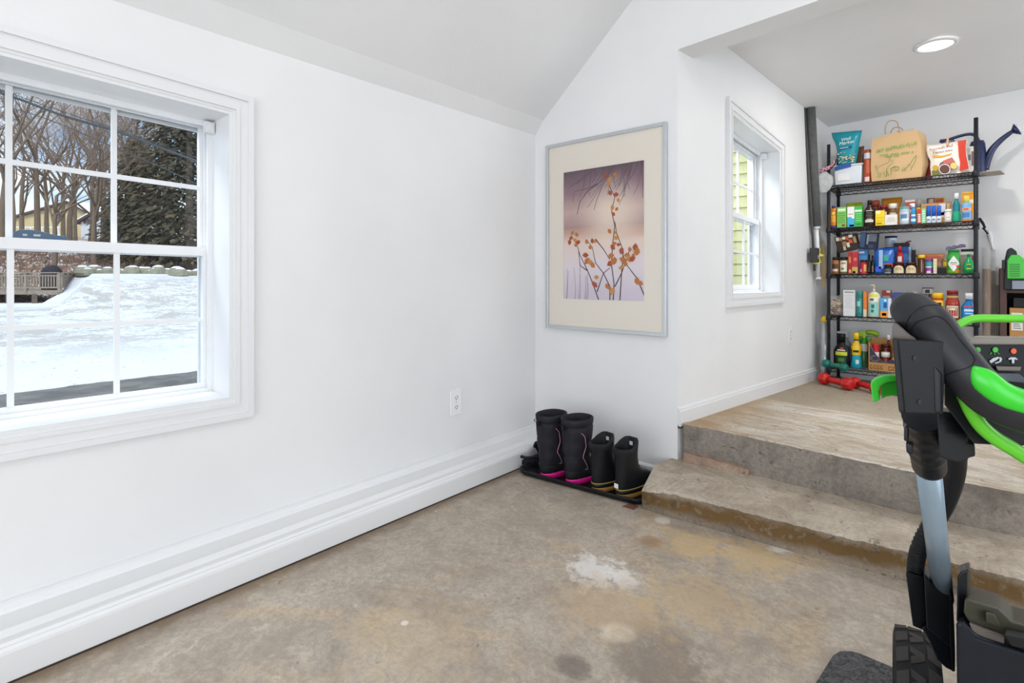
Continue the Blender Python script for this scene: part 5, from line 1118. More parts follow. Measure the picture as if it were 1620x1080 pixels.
# pink patterned strap hanging on the left post with a clear bag
pa = at_y(1309, 262, YF - .03)
t = thing('pet_collar', 'pink and white patterned curved band with black edge hooked on the left post', 'collar', pa)
b = MB(); q = [at_y(u, v, YF - .03) - pa for u, v in ((1297, 271), (1303, 268), (1310, 266), (1316, 262), (1321, 255), (1322, 249))]; qs = spl(q, 5)
rg = [[p + Vector((0, -.012, -.014)), p + Vector((0, .012, -.014)), p + Vector((0, .012, .014)), p + Vector((0, -.012, .014))] for p in qs]; b.rings(rg, 0, True, False)
s = NB('pink_leopard_print'); c_ = s.mix(s.mr(s.noise(90, 4, 1), .48, .52), (.75, .42, .50), (.22, .03, .07)); b.build('band', s.out(c_, .7), t, bevel=.002)
b = MB(); b.tube([p + Vector((.002, -.004, -.016)) for p in qs], .005, 8); part_label(b.build('edging', BLK, t), 'black edging')
pa = at_y(1306, 275, YF - .045); t = thing('clear_plastic_bag', 'crumpled clear plastic bag hanging from the left post under the pink band', 'bag', pa)
b = MB(); rnd = random.Random(12); rg = []
for i in range(9):
    z = .02 - .17 * i / 8; k = math.sin(PI * (i + .6) / 9.2); rg.append([((.064 * k + .004) * math.cos(a) * rnd.uniform(.88, 1.1) - .01, (.018 * k + .002) * math.sin(a), z) for a in [2*PI*j/14 for j in range(14)]])
b.rings(rg); b.build('bag_film', film_mat('clear_film', (.82, .84, .84), .38, .12), t)
# ================================================================ framed picture on the picture wall
tl_, tr_, br_, bl_ = (at_y(u, v, YB - .012) for u, v in ((866.7, 231), (1054.6, 192.8), (1056.5, 533), (864.6, 517.5)))
PX0, PX1 = (tl_.x + bl_.x) / 2, (tr_.x + br_.x) / 2; PZ0, PZ1 = (bl_.z + br_.z) / 2, (tl_.z + tr_.z) / 2
pw_, ph_ = PX1 - PX0, PZ1 - PZ0
t = thing('framed_picture', 'tall silver-framed print of orange leaves on misty water, hung on the white wall', 'picture', ((PX0 + PX1)/2, YB - .0005, (PZ0 + PZ1)/2))
ALU = M('brushed_silver', (.60, .63, .65), .3, .85, var=.03, scale=60)
b = MB(); fw = .020
for (x0, x1, z0, z1) in ((-pw_/2, -pw_/2+fw, -ph_/2, ph_/2), (pw_/2-fw, pw_/2, -ph_/2, ph_/2), (-pw_/2+fw, pw_/2-fw, ph_/2-fw, ph_/2), (-pw_/2+fw, pw_/2-fw, -ph_/2, -ph_/2+fw)): b.box((x0, -.030, z0), (x1, 0, z1))
b.build('frame', ALU, t, bevel=.002)
iu = [at_y(u, v, YB - .01) for u, v in ((894, 273.3), (1020.4, 253.3), (1019, 476.4), (891, 472))]
ix0, ix1 = (iu[0].x + iu[3].x)/2 - t.location.x, (iu[1].x + iu[2].x)/2 - t.location.x; iz0, iz1 = (iu[2].z + iu[3].z)/2 - t.location.z, (iu[0].z + iu[1].z)/2 - t.location.z
MAT = M('cream_mat_board', (.90, .83, .74), .75, var=.015, scale=80)
b = MB(); a, c = -pw_/2 + fw - .002, ph_/2 - fw + .002
for (x0, x1, z0, z1) in ((a, ix0, -c, c), (ix1, -a, -c, c), (ix0, ix1, iz1, c), (ix0, ix1, -c, iz0)): b.box((x0, -.016, z0), (x1, -.012, z1))
b.build('mat_board', MAT, t)
# the print: soft misty lake gradient
m, n, l, bs = nt('misty_lake_print'); tc = n.new('ShaderNodeTexCoord'); sx_ = n.new('ShaderNodeSeparateXYZ'); l.new(tc.outputs['Generated'], sx_.inputs[0])
no = n.new('ShaderNodeTexNoise'); no.inputs['Scale'].default_value = 3; mp = n.new('ShaderNodeMapping'); mp.inputs['Scale'].default_value = (1, 1, 5); l.new(tc.outputs['Generated'], mp.inputs[0]); l.new(mp.outputs[0], no.inputs['Vector'])
def mth(op, a, c=None):
    q = n.new('ShaderNodeMath'); q.operation = op
    for i, z in enumerate((a, c)):
        if z is None: continue
        if isinstance(z, (int, float)): q.inputs[i].default_value = z
        else: l.new(z, q.inputs[i])
    return q.outputs[0]
zz = mth('ADD', sx_.outputs[2], mth('MULTIPLY', mth('SUBTRACT', no.outputs['Fac'], .5), .05))
cr = n.new('ShaderNodeValToRGB'); e = cr.color_ramp.elements
stops = ((0., '#ddd2de'), (.25, '#efe4ea'), (.44, '#f4dfd4'), (.50, '#dcb9a8'), (.565, '#bd9a95'), (.60, '#c4a8a5'), (.68, '#d6b9b2'), (.82, '#a4868e'), (1., '#6c5a66'))
e[0].position = 0; e[0].color = hexc(stops[0][1]) + (1,); e[1].position = 1.; e[1].color = hexc(stops[-1][1]) + (1,)
for pos, h in stops[1:-1]:
    x = e.new(pos); x.color = hexc(h) + (1,)
l.new(zz, cr.inputs[0])
dx = mth('SUBTRACT', sx_.outputs[0], .62); dz_ = mth('SUBTRACT', sx_.outputs[2], .64)
dd = mth('SQRT', mth('ADD', mth('MULTIPLY', dx, dx), mth('MULTIPLY', mth('MULTIPLY', dz_, dz_), 2.2)))
mr_ = n.new('ShaderNodeMapRange'); mr_.interpolation_type = 'SMOOTHSTEP'; l.new(dd, mr_.inputs[0]); mr_.inputs[1].default_value = 0; mr_.inputs[2].default_value = .52; mr_.inputs[3].default_value = .85; mr_.inputs[4].default_value = 0
mx = n.new('ShaderNodeMix'); mx.data_type = 'RGBA'; l.new(mr_.outputs[0], mx.inputs[0]); l.new(cr.outputs[0], mx.inputs[6]); mx.inputs[7].default_value = hexc('#fbead9') + (1,)
l.new(mx.outputs[2], bs.inputs['Base Color']); bs.inputs['Roughness'].default_value = .6
b = MB(); b.box((ix0 - .003, -.0119, iz0 - .003), (ix1 + .003, -.010, iz1 + .003)); pr_ = b.build('print', m, t)
iw, ih = ix1 - ix0, iz1 - iz0
def ip(x, z, k=0): return Vector((ix0 + x * iw, -.0121 - k, iz0 + z * ih))
STEM = colr('#5e4448', .7); STEM2 = colr('#8a6f78', .7)
b = MB(); rnd = random.Random(8)
def br(pts, r): b.tube([ip(x, z) for x, z in pts], [r * (1 - .5 * i / (len(pts) - 1)) for i in range(len(pts))], 4, flat=.15)
stems = [[(.64, 0), (.65, .12), (.62, .26), (.63, .4), (.66, .55), (.62, .66), (.66, .76), (.60, .84), (.58, .92)], [(.60, 0), (.60, .1), (.52, .2), (.42, .28), (.38, .40), (.30, .46)], [(.72, 0), (.74, .2), (.76, .36), (.68, .5), (.66, .58)],
         [(1, .04), (.92, .16), (.80, .26), (.74, .36)], [(.46, 0), (.40, .1), (.32, .22), (.22, .34), (.18, .42), (.1, .5)], [(.44, .06), (.52, .2), (.60, .24)], [(.66, .1), (.74, .2), (.84, .38), (.9, .34)], [(.32, .22), (.22, .26), (.2, .38)], [(.42, .46), (.52, .38), (.6, .3)]]
for s_ in stems: br(s_, .0035)
b.build('printed_branch', STEM, pr_)
b = MB()
for k in range(30):                                                   # hanging twigs from the top edge
    x = rnd.choice((rnd.uniform(.25, .62), rnd.uniform(.62, 1.))); z = 1.; pts = [(x, z)]; L = rnd.uniform(.08, .30); drift = rnd.uniform(-.22, .03) if x < .66 else rnd.uniform(-.12, .06)
    for i in range(4): x = min(.99, max(.02, x + drift * .25 * (.6 + i * .4) + rnd.uniform(-.02, .02))); z -= L / 4; pts.append((x, z))
    br(pts, .0022)
br([(.66, 1), (.58, .93), (.46, .88), (.32, .83), (.22, .76), (.18, .66)], .004); br([(.6, .95), (.5, .85), (.44, .76), (.4, .68)], .003); br([(.46, .88), (.3, .85), (.14, .84), (.12, .76)], .0025)
for k in range(8): x = rnd.uniform(.02, .34); br([(x, 0), (x + .01, .08), (x + rnd.uniform(-.02, .03), rnd.uniform(.14, .28))], .0014)
b.build('printed_twigs', STEM2, pr_)
b = MB()
leaves = [(.55, .93), (.60, .90), (.66, .93), (.58, .86), (.60, .80), (.68, .78), (.70, .74), (.63, .69), (.68, .67), (.64, .64), (.60, .51), (.67, .50), (.68, .46), (.66, .42), (.64, .39), (.70, .41), (.12, .52), (.10, .48), (.15, .46), (.18, .50), (.08, .45), (.19, .44), (.17, .42), (.31, .44), (.38, .45), (.42, .44), (.35, .40), (.30, .34), (.31, .29), (.36, .28), (.39, .26), (.62, .33), (.66, .30), (.60, .27), (.74, .36), (.75, .30), (.80, .33), (.84, .37), (.90, .39), (.88, .33), (.83, .30), (.92, .35), (.74, .24), (.78, .27), (.86, .30), (.95, .13), (.92, .14), (.43, .17), (.40, .12), (.42, .11), (.57, .10), (.60, .09), (.63, .06), (.64, .28)]
for i, (x, z) in enumerate(leaves):
    a0 = rnd.uniform(0, 6.3); r = rnd.uniform(.015, .026) * (1.15 if z < .4 else .85); c_ = ip(x, z, .0004 + .00006 * i)
    pts = [c_ + Vector((r * q * math.cos(a0 + a), 0, r * q * math.sin(a0 + a))) for a, q in ((0, 1.), (.7, .72), (1.6, .62), (2.6, .55), (3.14, .75), (3.7, .5), (4.7, .62), (5.6, .72))]
    b.prism(pts, (0, -.0003, 0), rnd.choice((0, 0, 1, 2)))
o = b.build('printed_leaves', [colr('#c9803f', .7), colr('#b4593a', .7), colr('#d69a5a', .7)], pr_)
b = MB(); b.quad((a, -.0205, -c), (-a, -.0205, -c), (-a, -.0205, c), (a, -.0205, c)); b.build('glass', glass_mat('picture_glass', (.99, .995, .995), ior=1.3), t)
# ================================================================ boots on a tray
RB = M('black_rubber', (.008, .0085, .010), .38, var=.2, scale=20); RBM = M('matte_black_rubber', (.010, .010, .012), .6, var=.2)
TX, TY, TA = -1.925, 2.215, math.radians(5.5)
t = thing('boot_tray', 'long black rubber boot tray on the floor in the corner', 'tray', (TX, TY, .0008), (0, 0, TA)); tray = t
tL, tD = .745, .385
def rrect(x0, x1, y0, y1, r, z, n=5):
    out = []
    for cx, cy, a0 in ((x1-r, y0+r, -PI/2), (x1-r, y1-r, 0), (x0+r, y1-r, PI/2), (x0+r, y0+r, PI)):
        for i in range(n + 1): a = a0 + PI/2 * i / n; out.append((cx + r*math.cos(a), cy + r*math.sin(a), z))
    return out
b = MB(); R = [rrect(.02, tL-.02, .02, tD-.02, .05, 0), rrect(.006, tL-.006, .006, tD-.006, .06, .012), rrect(0, tL, 0, tD, .065, .026), rrect(0, tL, 0, tD, .065, .031), rrect(.008, tL-.008, .008, tD-.008, .06, .032), rrect(.016, tL-.016, .016, tD-.016, .055, .024), rrect(.03, tL-.03, .03, tD-.03, .05, .006)]
b.rings(R); b.build('tray', RB, t)
def bring(z, wx, yb, yf, n=24, toe=1.):
    """boot ring: heel at -y, toe at +y; egg shaped"""
    cy = (yb + yf) / 2; L = (yf - yb) / 2; out = []
    for k in range(n):
        a = 2 * PI * k / n; y = math.sin(a); x = math.cos(a); w = wx * (1 + .10 * y * toe * (L / .15 - .6)) if L > .09 else wx
        out.append((w * math.copysign(abs(x) ** .85, x), cy + L * math.copysign(abs(y) ** .9, y), z))
    return out
def place(name, label, x, y, rz, lean=0): return thing(name, label, 'boot', (x, y - .010, .0075), (0, lean, rz), group=None)
SNOWF = M('black_quilted_nylon', (.014, .013, .018), .62, var=.25, scale=35, bump=.3)
PINK = colr('#e0208c', .4); PIPE = colr('#c98fa0', .35); CORD = colr('#141318', .6)
def winter_boot(x, y, rz, label, mirror=1):
    t = place('winter_boot', label, x, y, rz)
    b = MB(); rg = [bring(z, w_, yb, yf) for z, w_, yb, yf in ((.030, .047, -.004, .262), (.05, .049, -.006, .262), (.075, .049, -.007, .250), (.095, .050, -.008, .20), (.115, .052, -.010, .158), (.14, .055, -.012, .146), (.158, .052, -.008, .140), (.18, .058, -.016, .150), (.23, .062, -.020, .152), (.243, .060, -.018, .150), (.256, .063, -.021, .154), (.30, .066, -.024, .158), (.325, .0675, -.025, .160), (.332, .064, -.022, .156), (.345, .068, -.026, .160), (.372, .070, -.028, .162), (.378, .066, -.024, .158), (.372, .060, -.018, .152), (.33, .058, -.016, .150), (.20, .050, -.008, .140), (.15, .040, .01, .12))]
    b.rings(rg, 0, True); b.build('shaft', SNOWF, t)
    b = MB(); rg = [bring(z, w_, yb, yf) for z, w_, yb, yf in ((.0, .044, 0, .262), (.004, .049, -.004, .268), (.026, .051, -.007, .270), (.036, .050, -.006, .268))]
    rg = [[(p[0], p[1], p[2] + (.012 * max(0, (.06 - p[1]) / .06) if i == 3 else 0)) for p in r] for i, r in enumerate(rg)]
    b.rings(rg); part_label(b.build('sole', PINK, t), 'bright pink rubber sole')
    b = MB(); rg = [bring(z, w_, yb, yf) for z, w_, yb, yf in ((.034, .0495, -.008, .268), (.05, .0515, -.010, .268), (.078, .0515, -.010, .10), (.082, .050, -.009, .09))]; b.rings(rg); b.build('rubber_foxing', RBM, t)
    b = MB(); s_ = mirror
    pts = [(.03, .305), (.052, .28), (.060, .245), (.064, .22), (.052, .18), (.050, .16), (.066, .135), (.085, .105), (.092, .09)]
    def rad(z):
        tb = ((.09, .052), (.14, .056), (.18, .059), (.23, .063), (.30, .067))
        for (z0, r0), (z1, r1) in zip(tb, tb[1:]):
            if z <= z1: return r0 + (r1 - r0) * max(0, (z - z0) / (z1 - z0))
        return .067
    P = [Vector((s_ * rad(z) * math.sqrt(max(.05, 1 - ((yy_ - .066) / .088) ** 2)) * 1.0 + s_ * .0006, yy_, z)) for yy_, z in pts]
    b.tube(spl(P, 4), .0018, 5); b.build('piping', PIPE, t)
    b = MB(); b.tube(spl([(-.068, .06, .338), (-.05, -.015, .337), (0, -.030, .337), (.05, -.015, .338), (.069, .06, .338)], 4), .0022, 6); b.box((-.012, -.040, .318), (.004, -.027, .342)); b.tube([(-.004, -.036, .318), (-.006, -.040, .295)], .002, 5); b.build('drawcord', CORD, t)
    b = MB(); b.box((.0, 0, 0), (.0005, .024, .006)); b.build('tag', colr('#8d8d93', .4), t, loc=(s_*.053, .07, .084))
    t.scale = (1.06, 1., .915)
    return t
def trayp(u, v, z=.0075): return at_z(u, v, z)
SR = 1.0
p = trayp(859, 757); winter_boot(p.x + .0, p.y + .010, -.10, 'left tall black winter boot with pink sole, beside the slipper')
p = trayp(898, 767); winter_boot(p.x, p.y + .015, -.16, 'right tall black winter boot with pink sole, next to the short boots')
TANS = colr('#b98a4a', .5); STRIPE = colr('#9c8b3c', .5); COLLAR = M('padded_collar', (.012, .012, .014), .75, var=.2, bump=.3)
def pac_boot(x, y, rz, label, square=False):
    t = place('rubber_boot', label, x, y, rz)
    b = MB(); rg = [bring(z, w_, yb, yf) for z, w_, yb, yf in ((.030, .046, -.003, .270), (.05, .049, -.006, .272), (.08, .049, -.006, .262), (.10, .049, -.005, .225), (.125, .049, -.003, .165), (.15, .048, -.002, .135), (.19, .049, -.004, .125), (.235, .051, -.008, .122), (.245, .049, -.006, .120), (.235, .043, .0, .112), (.16, .038, .01, .10))]
    b.rings(rg); b.build('upper', RB, t)
    def lift(r): return [(p[0], p[1], p[2] + .034 * max(0, min(1, (p[1] - .045) / .06))) for p in r]
    b = MB(); rg = [(lift if 0 < i_ < 5 else list)(bring(z, w_, yb, yf)) for i_, (z, w_, yb, yf) in enumerate(((.215, .051, -.009, .121), (.232, .056, -.014, .124), (.244, .056, -.015, .124), (.250, .050, -.009, .118), (.246, .044, -.002, .110), (.200, .041, .002, .106)))]; b.rings(rg, 0, False); b.build('collar', COLLAR, t)
    b = MB(); rg = [[(x, y + dy, z) for x, y, z in ((-.030, .112, .21), (.030, .112, .21), (.034, .112, .262), (.026, .116, .284), (-.026, .116, .284), (-.034, .112, .262))] for dy in (-.008, .006)]; b.rings(rg, 0, True, False); b.build('tongue', COLLAR, t, bevel=.004)
    b = MB(); b.box((-.009, .1005, .246), (.009, .1035, .264)); part_label(b.build('size_label', colr('#bfc1c4', .6), t), 'pale size label')
    b = MB(); rg = [bring(z, w_, yb, yf) for z, w_, yb, yf in ((.0, .043, 0, .268), (.004, .047, -.002, .274), (.026, .0485, -.004, .276), (.028, .048, -.004, .275))]
    b.rings(rg); part_label(b.build('sole', TANS, t), 'tan rubber sole')
    b = MB(); rg = [bring(z, .0505, -.0075, .276) for z in (.028, .046)]; b.rings(rg); b.build('rubber_band', RB, t)
    b = MB(); rg = [bring(z, .0515, -.0085, .277) for z in (.046, .051)]; b.rings(rg); part_label(b.build('stripe', STRIPE, t), 'olive yellow stripe')
    b = MB()
    for k in range(5):
        z = .232 - k * .022; y0 = (.119, .121, .127, .136, .148)[k]
        b.tube([(-.026, y0 - .016, z), (0, y0 + .002, z - .004), (.026, y0 - .016, z)], .0022, 5)
        b.lathe([(.001, 0), (.004, .001), (.004, .003), (.001, .004)], 8, (.030, y0 - .020, z))
    b.build('laces', CORD, t)
    if square: b = MB(); b.box((-.018, -.0100, .056), (.006, -.0085, .078)); part_label(b.build('heel_patch', colr('#dfe0e0', .4), t), 'small white square heel patch')
    return t
p = trayp(939, 779); pac_boot(p.x, p.y + .012, -.20, 'left short black rubber boot with tan sole, beside the tall boots')
p = trayp(978, 790); pac_boot(p.x, p.y + .012, -.14, 'right short black rubber boot with white heel patch, next to the step', True)
p = trayp(826, 738); t = place('slipper', 'black clog lying at the left end of the boot tray', p.x - .005, p.y + .02, -.28); t['category'] = 'slipper'
b = MB(); rg = [bring(z, w_, yb, yf) for z, w_, yb, yf in ((0, .040, 0, .24), (.006, .045, -.004, .245), (.03, .047, -.006, .248), (.036, .046, -.005, .246))]; b.rings(rg); b.build('sole', RBM, t)
b = MB(); rg = []
for k in range(9):
    y = .10 + .14 * k / 8; h = .085 * (1 - (k / 8) ** 2.2) + .012; w_ = .046 * (1 - .5 * (k / 8) ** 3)
    rg.append([(w_ * math.cos(a), y, .030 + h * math.sin(a)) for a in [PI * i / 10 for i in range(11)]] + [(w_ * .9 * math.cos(a), y, .026 + h * .88 * math.sin(a)) for a in [PI * i / 10 for i in range(10, -1, -1)]])
b.rings(rg); b.build('upper', SNOWF, t)
b = MB(); b.tube(spl([(.047, .12, .05), (.047, .05, .056), (.035, .0, .058), (0, -.010, .058), (-.035, .0, .058), (-.047, .05, .056), (-.047, .12, .046)], 4), .008, 8, flat=1.3); b.build('heel_collar', RBM, t)
p = at_z(1004, 801, .002); b = MB(); b.prism([(-.045, -.02, 0), (.012, -.035, 0), (.028, .012, 0), (-.02, .022, 0)], (0, 0, .002)); tag(b.build('paper_scrap', M('rusty_card', hexc('#7a4a3c'), .9), loc=(p.x - .01, p.y - .004, .0005), rot=(0, 0, .3)), 'rust-brown scrap of card between the tray and the lower step', 'scrap')
# ================================================================ dumbbells
def dumbbell(u0, v0, u1, v1, y0, y1, r, c, label):
    A = at_y(u0, v0, y0); B = at_y(u1, v1, y1); ax = B - A; L = ax.length; ax.normalize(); z = ufz(A.x, A.y)
    t = thing('dumbbell', label, 'dumbbell', A); m = M('vinyl_' + c.lstrip('#'), hexc(c), .32, var=.08, scale=30)
    b = MB(); b.cyl(ax * r * .6, ax * (L - r * .6), r * .52, n=14); b.build('handle', m, t)
    for s_, a0 in ((1, 0.), (-1, L)):
        o_ = ax * a0; d_ = ax * s_; b = MB(); b.tube([o_, o_ + d_*r*.18, o_ + d_*r*.55, o_ + d_*r*1.25, o_ + d_*r*1.6, o_ + d_*r*1.75], [r*.55, r*.82, r, r, r*.8, r*.5], 8); b.build('weight', m, t, bevel=.003)
    return t
ry = .040
def fl(u, y, r): p = at_y(u, 500, y); z = ufz(p.x, y) + r + .002; F = y / ray(u).y; return HV + (CH - z) * FPX / F
r1 = .047
dumbbell(1297.5, fl(1297.5, 4.79, r1), 1348.5, fl(1348.5, 4.62, r1), 4.79, 4.62, r1, '#c01c1c', 'red dumbbell nearest the corner in front of the shelving')
r2 = .043
dumbbell(1347, fl(1347, 4.80, r2), 1392, fl(1392, 4.62, r2), 4.80, 4.62, r2, '#c01c1c', 'second red dumbbell, nearer the snow blower hook')
A = at_y(1301.5, 575.5, 4.865); B = at_y(1341, 583.5, 4.80)
t = dumbbell(1301.5, 573.5, 1341, 582.5, 4.865, 4.80, .034, '#0f6e60', 'teal dumbbell lying on the red one against the left post')
# tall clear tube with yellow cap between shelf and wall
p = at_y(1305, 570, 4.93); t = thing('clear_tube', 'tall clear tube with yellow cap standing between the wall and the shelving', 'tube', (p.x - .004, 4.955, ufz(p.x, 4.95) + .001)); h_ = at_y(1306, 509, 4.955).z - t.location.z
b = MB(); b.lathe([(.030, 0), (.034, .01), (.034, h_), (.030, h_), (.030, .015)], 18, cap=True); b.build('tube_wall', M('frosted_tube', (.42, .43, .44), .15, .6, var=.3, scale=6), t)
b = MB(); b.lathe([(.028, h_), (.026, h_ + .03), (.016, h_ + .045), (.01, h_ + .05)], 16); part_label(b.build('cap', colr('#e8bf1c', .35), t), 'yellow cap')
# short tan brush hanging behind the left post
p = at_d(1303, 392); t = thing('wooden_yardstick', 'tan wooden slat leaning in the gap between the wall and the shelving', 'slat', (p.x + .03, 5.02, 1.03))
b = MB(); b.prism([(-.012, 0, .0), (.018, 0, -.02), (.030, 0, .05), (.016, 0, .34), (-.004, 0, .36)], (0, .008, 0)); b.build('slat', M('tan_wood', hexc('#a8906a'), .7), t)
# ================================================================ grey foam-wrapped pole on the raised wall
nD = -Vector((-1, DK, 0)).normalized()
pt = at_d(1275, 166); pb = at_d(1282, 358); pe = at_d(1285.5, 438)
y_ = 4.55
t = thing('wrapped_pole', 'dark grey foam-wrapped pole hanging on the raised wall with a white lower end', 'pole', pt + nD * .035 - Vector((0, 0, 0)))
o_ = Vector(t.location); pbm = pb + nD * .045 - o_; pem = pe + nD * .045 - o_
b = MB(); b.tube([(0, 0, -.03), pbm], .034, 14); b.build('foam_sleeve', M('charcoal_foam', (.10, .10, .10), .9, var=.35, scale=40, bump=.5), t)
b = MB(); b.tube([(0, 0, -.03), (0, 0, 0), (0, 0, .004)], [.036, .036, .030], 14); part_label(b.build('end_cap', colr('#d9d9d6', .5), t), 'white end cap')
b = MB(); b.tube([(-.036 * 1, -.036, -.02), pbm + Vector((-.024, -.040, .02)), pem + Vector((-.02, -.045, .05))], .009, 8); b.build('cord', colr('#4a4a48', .7), t)
b = MB(); b.tube([pbm, pbm + (pem - pbm) * .05], .026, 14); b.tube([pbm + (pem - pbm) * .03, pem], .016, 12); b.tube([pem, pem - Vector((0, 0, .02))], .021, 12); part_label(b.build('white_pipe', TRIM, t), 'white lower pipe')
b = MB(); q = pbm + (pem - pbm) * .5; n2 = nD; r2_ = Vector((DK, 1, 0)).normalized()
k = at_d(1279, 404) + nD * .03; t = thing('wall_remote', 'dark grey box with yellow clip mounted beside the white pipe', 'bracket', k)
b = MB(); b.box((-.01, -.055, -.058), (.045, .02, .058)); b.build('housing', colr('#3c3b3a', .5), t, bevel=.004)
b = MB(); b.box((.045, -.03, -.028), (.047, -.012, .0)); b.build('button', colr('#c9c9c9', .4), t)
b = MB(); b.prism([(.0, .028, -.07), (.03, .05, -.06), (.02, .06, -.01), (.05, .075, .0), (.02, .06, .02), (.03, .05, .055), (.0, .028, .062)], (.02, 0, 0)); part_label(b.build('clip', colr('#d6cf1a', .4), t), 'yellow clip')
b = MB(); b.tube([(.03, .05, 0), (.05, .09, 0)], .008, 8); b.build('knob', colr('#e2e2e2', .3), t)
# ================================================================ right of the shelving
t = None
def ctube(u0, u1, v, y, label, c, rr=None, top=True, lean=0):
    um = (u0 + u1)/2; w_ = at_y(u1, v, y).x - at_y(u0, v, y).x; p = at_y(um, v, y); zf = ufz(p.x, y)
    t = thing('cardboard_tube', label, 'tube', (p.x, y, zf + .001)); h = p.z - zf; r = w_/2
    b = MB(); b.lathe([(r, 0), (r, h * .86), (r - .003, h * .86), (r - .003, .004)], 18, cap=True); b.build('tube_body', M('tube_' + c[1:], hexc(c), .65, var=.12, scale=8), t)
    b = MB(); b.lathe([(r + .002, h * .04), (r + .002, h), (r, h), (r, h * .04)], 18, cap=False); b.build('plastic_sleeve', film_mat('sleeve_film', (.8, .79, .77), .22, .15), t)
    return t
ctube(1554, 1568, 392, 5.10, 'brown cardboard tube in a clear sleeve right of the shelving', '#a87b4c')
ctube(1568.5, 1574.5, 396, 5.22, 'thin brown roll standing behind the sleeved cardboard tube', '#a98a6a')
ctube(1575.5, 1581, 422, 5.27, 'slim grey-brown roll standing against the wall', '#8b7a66')
WD = M('dark_walnut_laminate', hexc('#4a2f26'), .5, var=.15, scale=5)
bx = at_y(1582, 424, 5.0).x; t = thing('bookcase', 'dark brown low bookcase at the right edge, holding a charger and a carton', 'bookcase', (bx, 5.03, ufz(bx, 5.0)))
zf = t.location.z; top_ = at_y(1584, 424, 5.0).z - zf; bw = .62; dpth = .30
b = MB(); b.box((0, 0, 0), (.036, dpth, top_)); b.build('side_panel', WD, t, bevel=.002)
b = MB(); b.box((bw, 0, 0), (bw + .036, dpth, top_)); b.build('side_panel', WD, t, bevel=.002)
b = MB(); b.box((.036, dpth - .01, 0), (bw, dpth, top_ - .02)); b.build('back_panel', colr('#1b1412', .7), t)
sh_ = [at_y(1600, 459, 5.0).z - zf, at_y(1600, 536, 5.0).z - zf, .10]; zt1 = at_y(1600, 430, 5.0).z - zf
for z in sh_: b = MB(); b.box((.036, .01, z - .02), (bw, dpth - .01, z)); b.build('shelf_board', WD, t, bevel=.001)
GRN = M('bright_green_plastic', hexc('#2fb81f'), .32, var=.05); GRN2 = M('lime_green_plastic', hexc('#5fc42a'), .32, var=.05); DGP = M('dark_grey_plastic', hexc('#2a2d33'), .45, var=.1)
pc = at_y(1603, 459, 5.02); t2 = thing('battery_charger', 'dark grey charger with a ribbed bright green front at the right edge', 'charger', (at_y(1605, 400, 5.0).x, 5.035, sh_[0] + zf + .001))
o_ = Vector(t2.location)
def q(u, v, y=5.0): return at_y(u, v, y) - o_
b = MB(); b.prism([q(1588, 440), q(1590, 412), q(1594, 394), q(1600, 391), q(1608, 397), q(1612, 410), q(1634, 430), q(1634, 458.5), q(1588, 458.5)], (0, .16, 0)); b.build('housing', DGP, t2, bevel=.008)
b = MB(); b.box(tuple(q(1585, 425) + Vector((0, -.01, 0))), tuple(q(1590, 411) + Vector((0, .03, 0)))); b.build('side_knob', DGP, t2)
b = MB(); b.prism([q(1593, 441), q(1593, 412), q(1599, 403), q(1612, 403), q(1622, 412), q(1622, 441)], (0, -.022, 0)); gf = b.build('green_cover', GRN, t2, bevel=.006)
b = MB(); 
for k in range(6): v = 417.5 + k * 3.6; b.prism([q(1597, v) + Vector((0, -.0225, 0)), q(1613, v) + Vector((0, -.0225, 0)), q(1613, v + 1.6) + Vector((0, -.0225, 0)), q(1597, v + 1.6) + Vector((0, -.0225, 0))], (0, -.004, 0))
b.build('vent_ribs', colr('#1c8a16', .4), gf)
b = MB(); b.box(tuple(q(1601, 457) + Vector((0, -.02, 0))), tuple(q(1630, 444) + Vector((0, -.001, 0)))); b.build('base_plate', colr('#7d8794', .35), t2)
pc = Vector((bx + .05, 5.045, sh_[1] + zf + .001)); wz_ = at_y(1600, 487, 5.045).z - pc.z
t3 = thing('shipping_carton', 'brown shipping carton with a white address label on the bookcase', 'box', pc)
b = MB(); b.box((0, 0, 0), (.34, .22, wz_)); b.build('carton', CB, t3, bevel=.002)
b = MB(); l0 = at_y(1600, 522, 5.045) - pc; l1 = at_y(1618, 495, 5.045) - pc; b.box((l0.x, -.001, l0.z), (l1.x, 0, l1.z)); lb = b.build('paper_label', colr('#dfe0de', .6), t3)
b = MB()
for k in range(7): z = l0.z + (l1.z - l0.z) * (.1 + .12 * k); b.box((l0.x + .008, -.0018, z), (l1.x - .008 - .004 * (k % 3), -.001, z + .005))
b.build('printed_lines', colr('#4a4a4c', .6), lb)
pc = Vector((bx + .07, 5.08, sh_[1] + zf + wz_ + .002)); b = MB()
t4 = thing('cable_coil', 'dark loose box of gadgets on top of the shipping carton', 'box', pc)
b = MB(); b.box((0, 0, 0), (.10, .08, .07)); b.box((.11, .0, 0), (.16, .08, .05)); b.prism([(.17, 0, 0), (.24, 0, 0), (.20, 0, .075), (.17, 0, .08)], (0, .1, 0)); b.build('gadget', colr('#232226', .5), t4, bevel=.003)
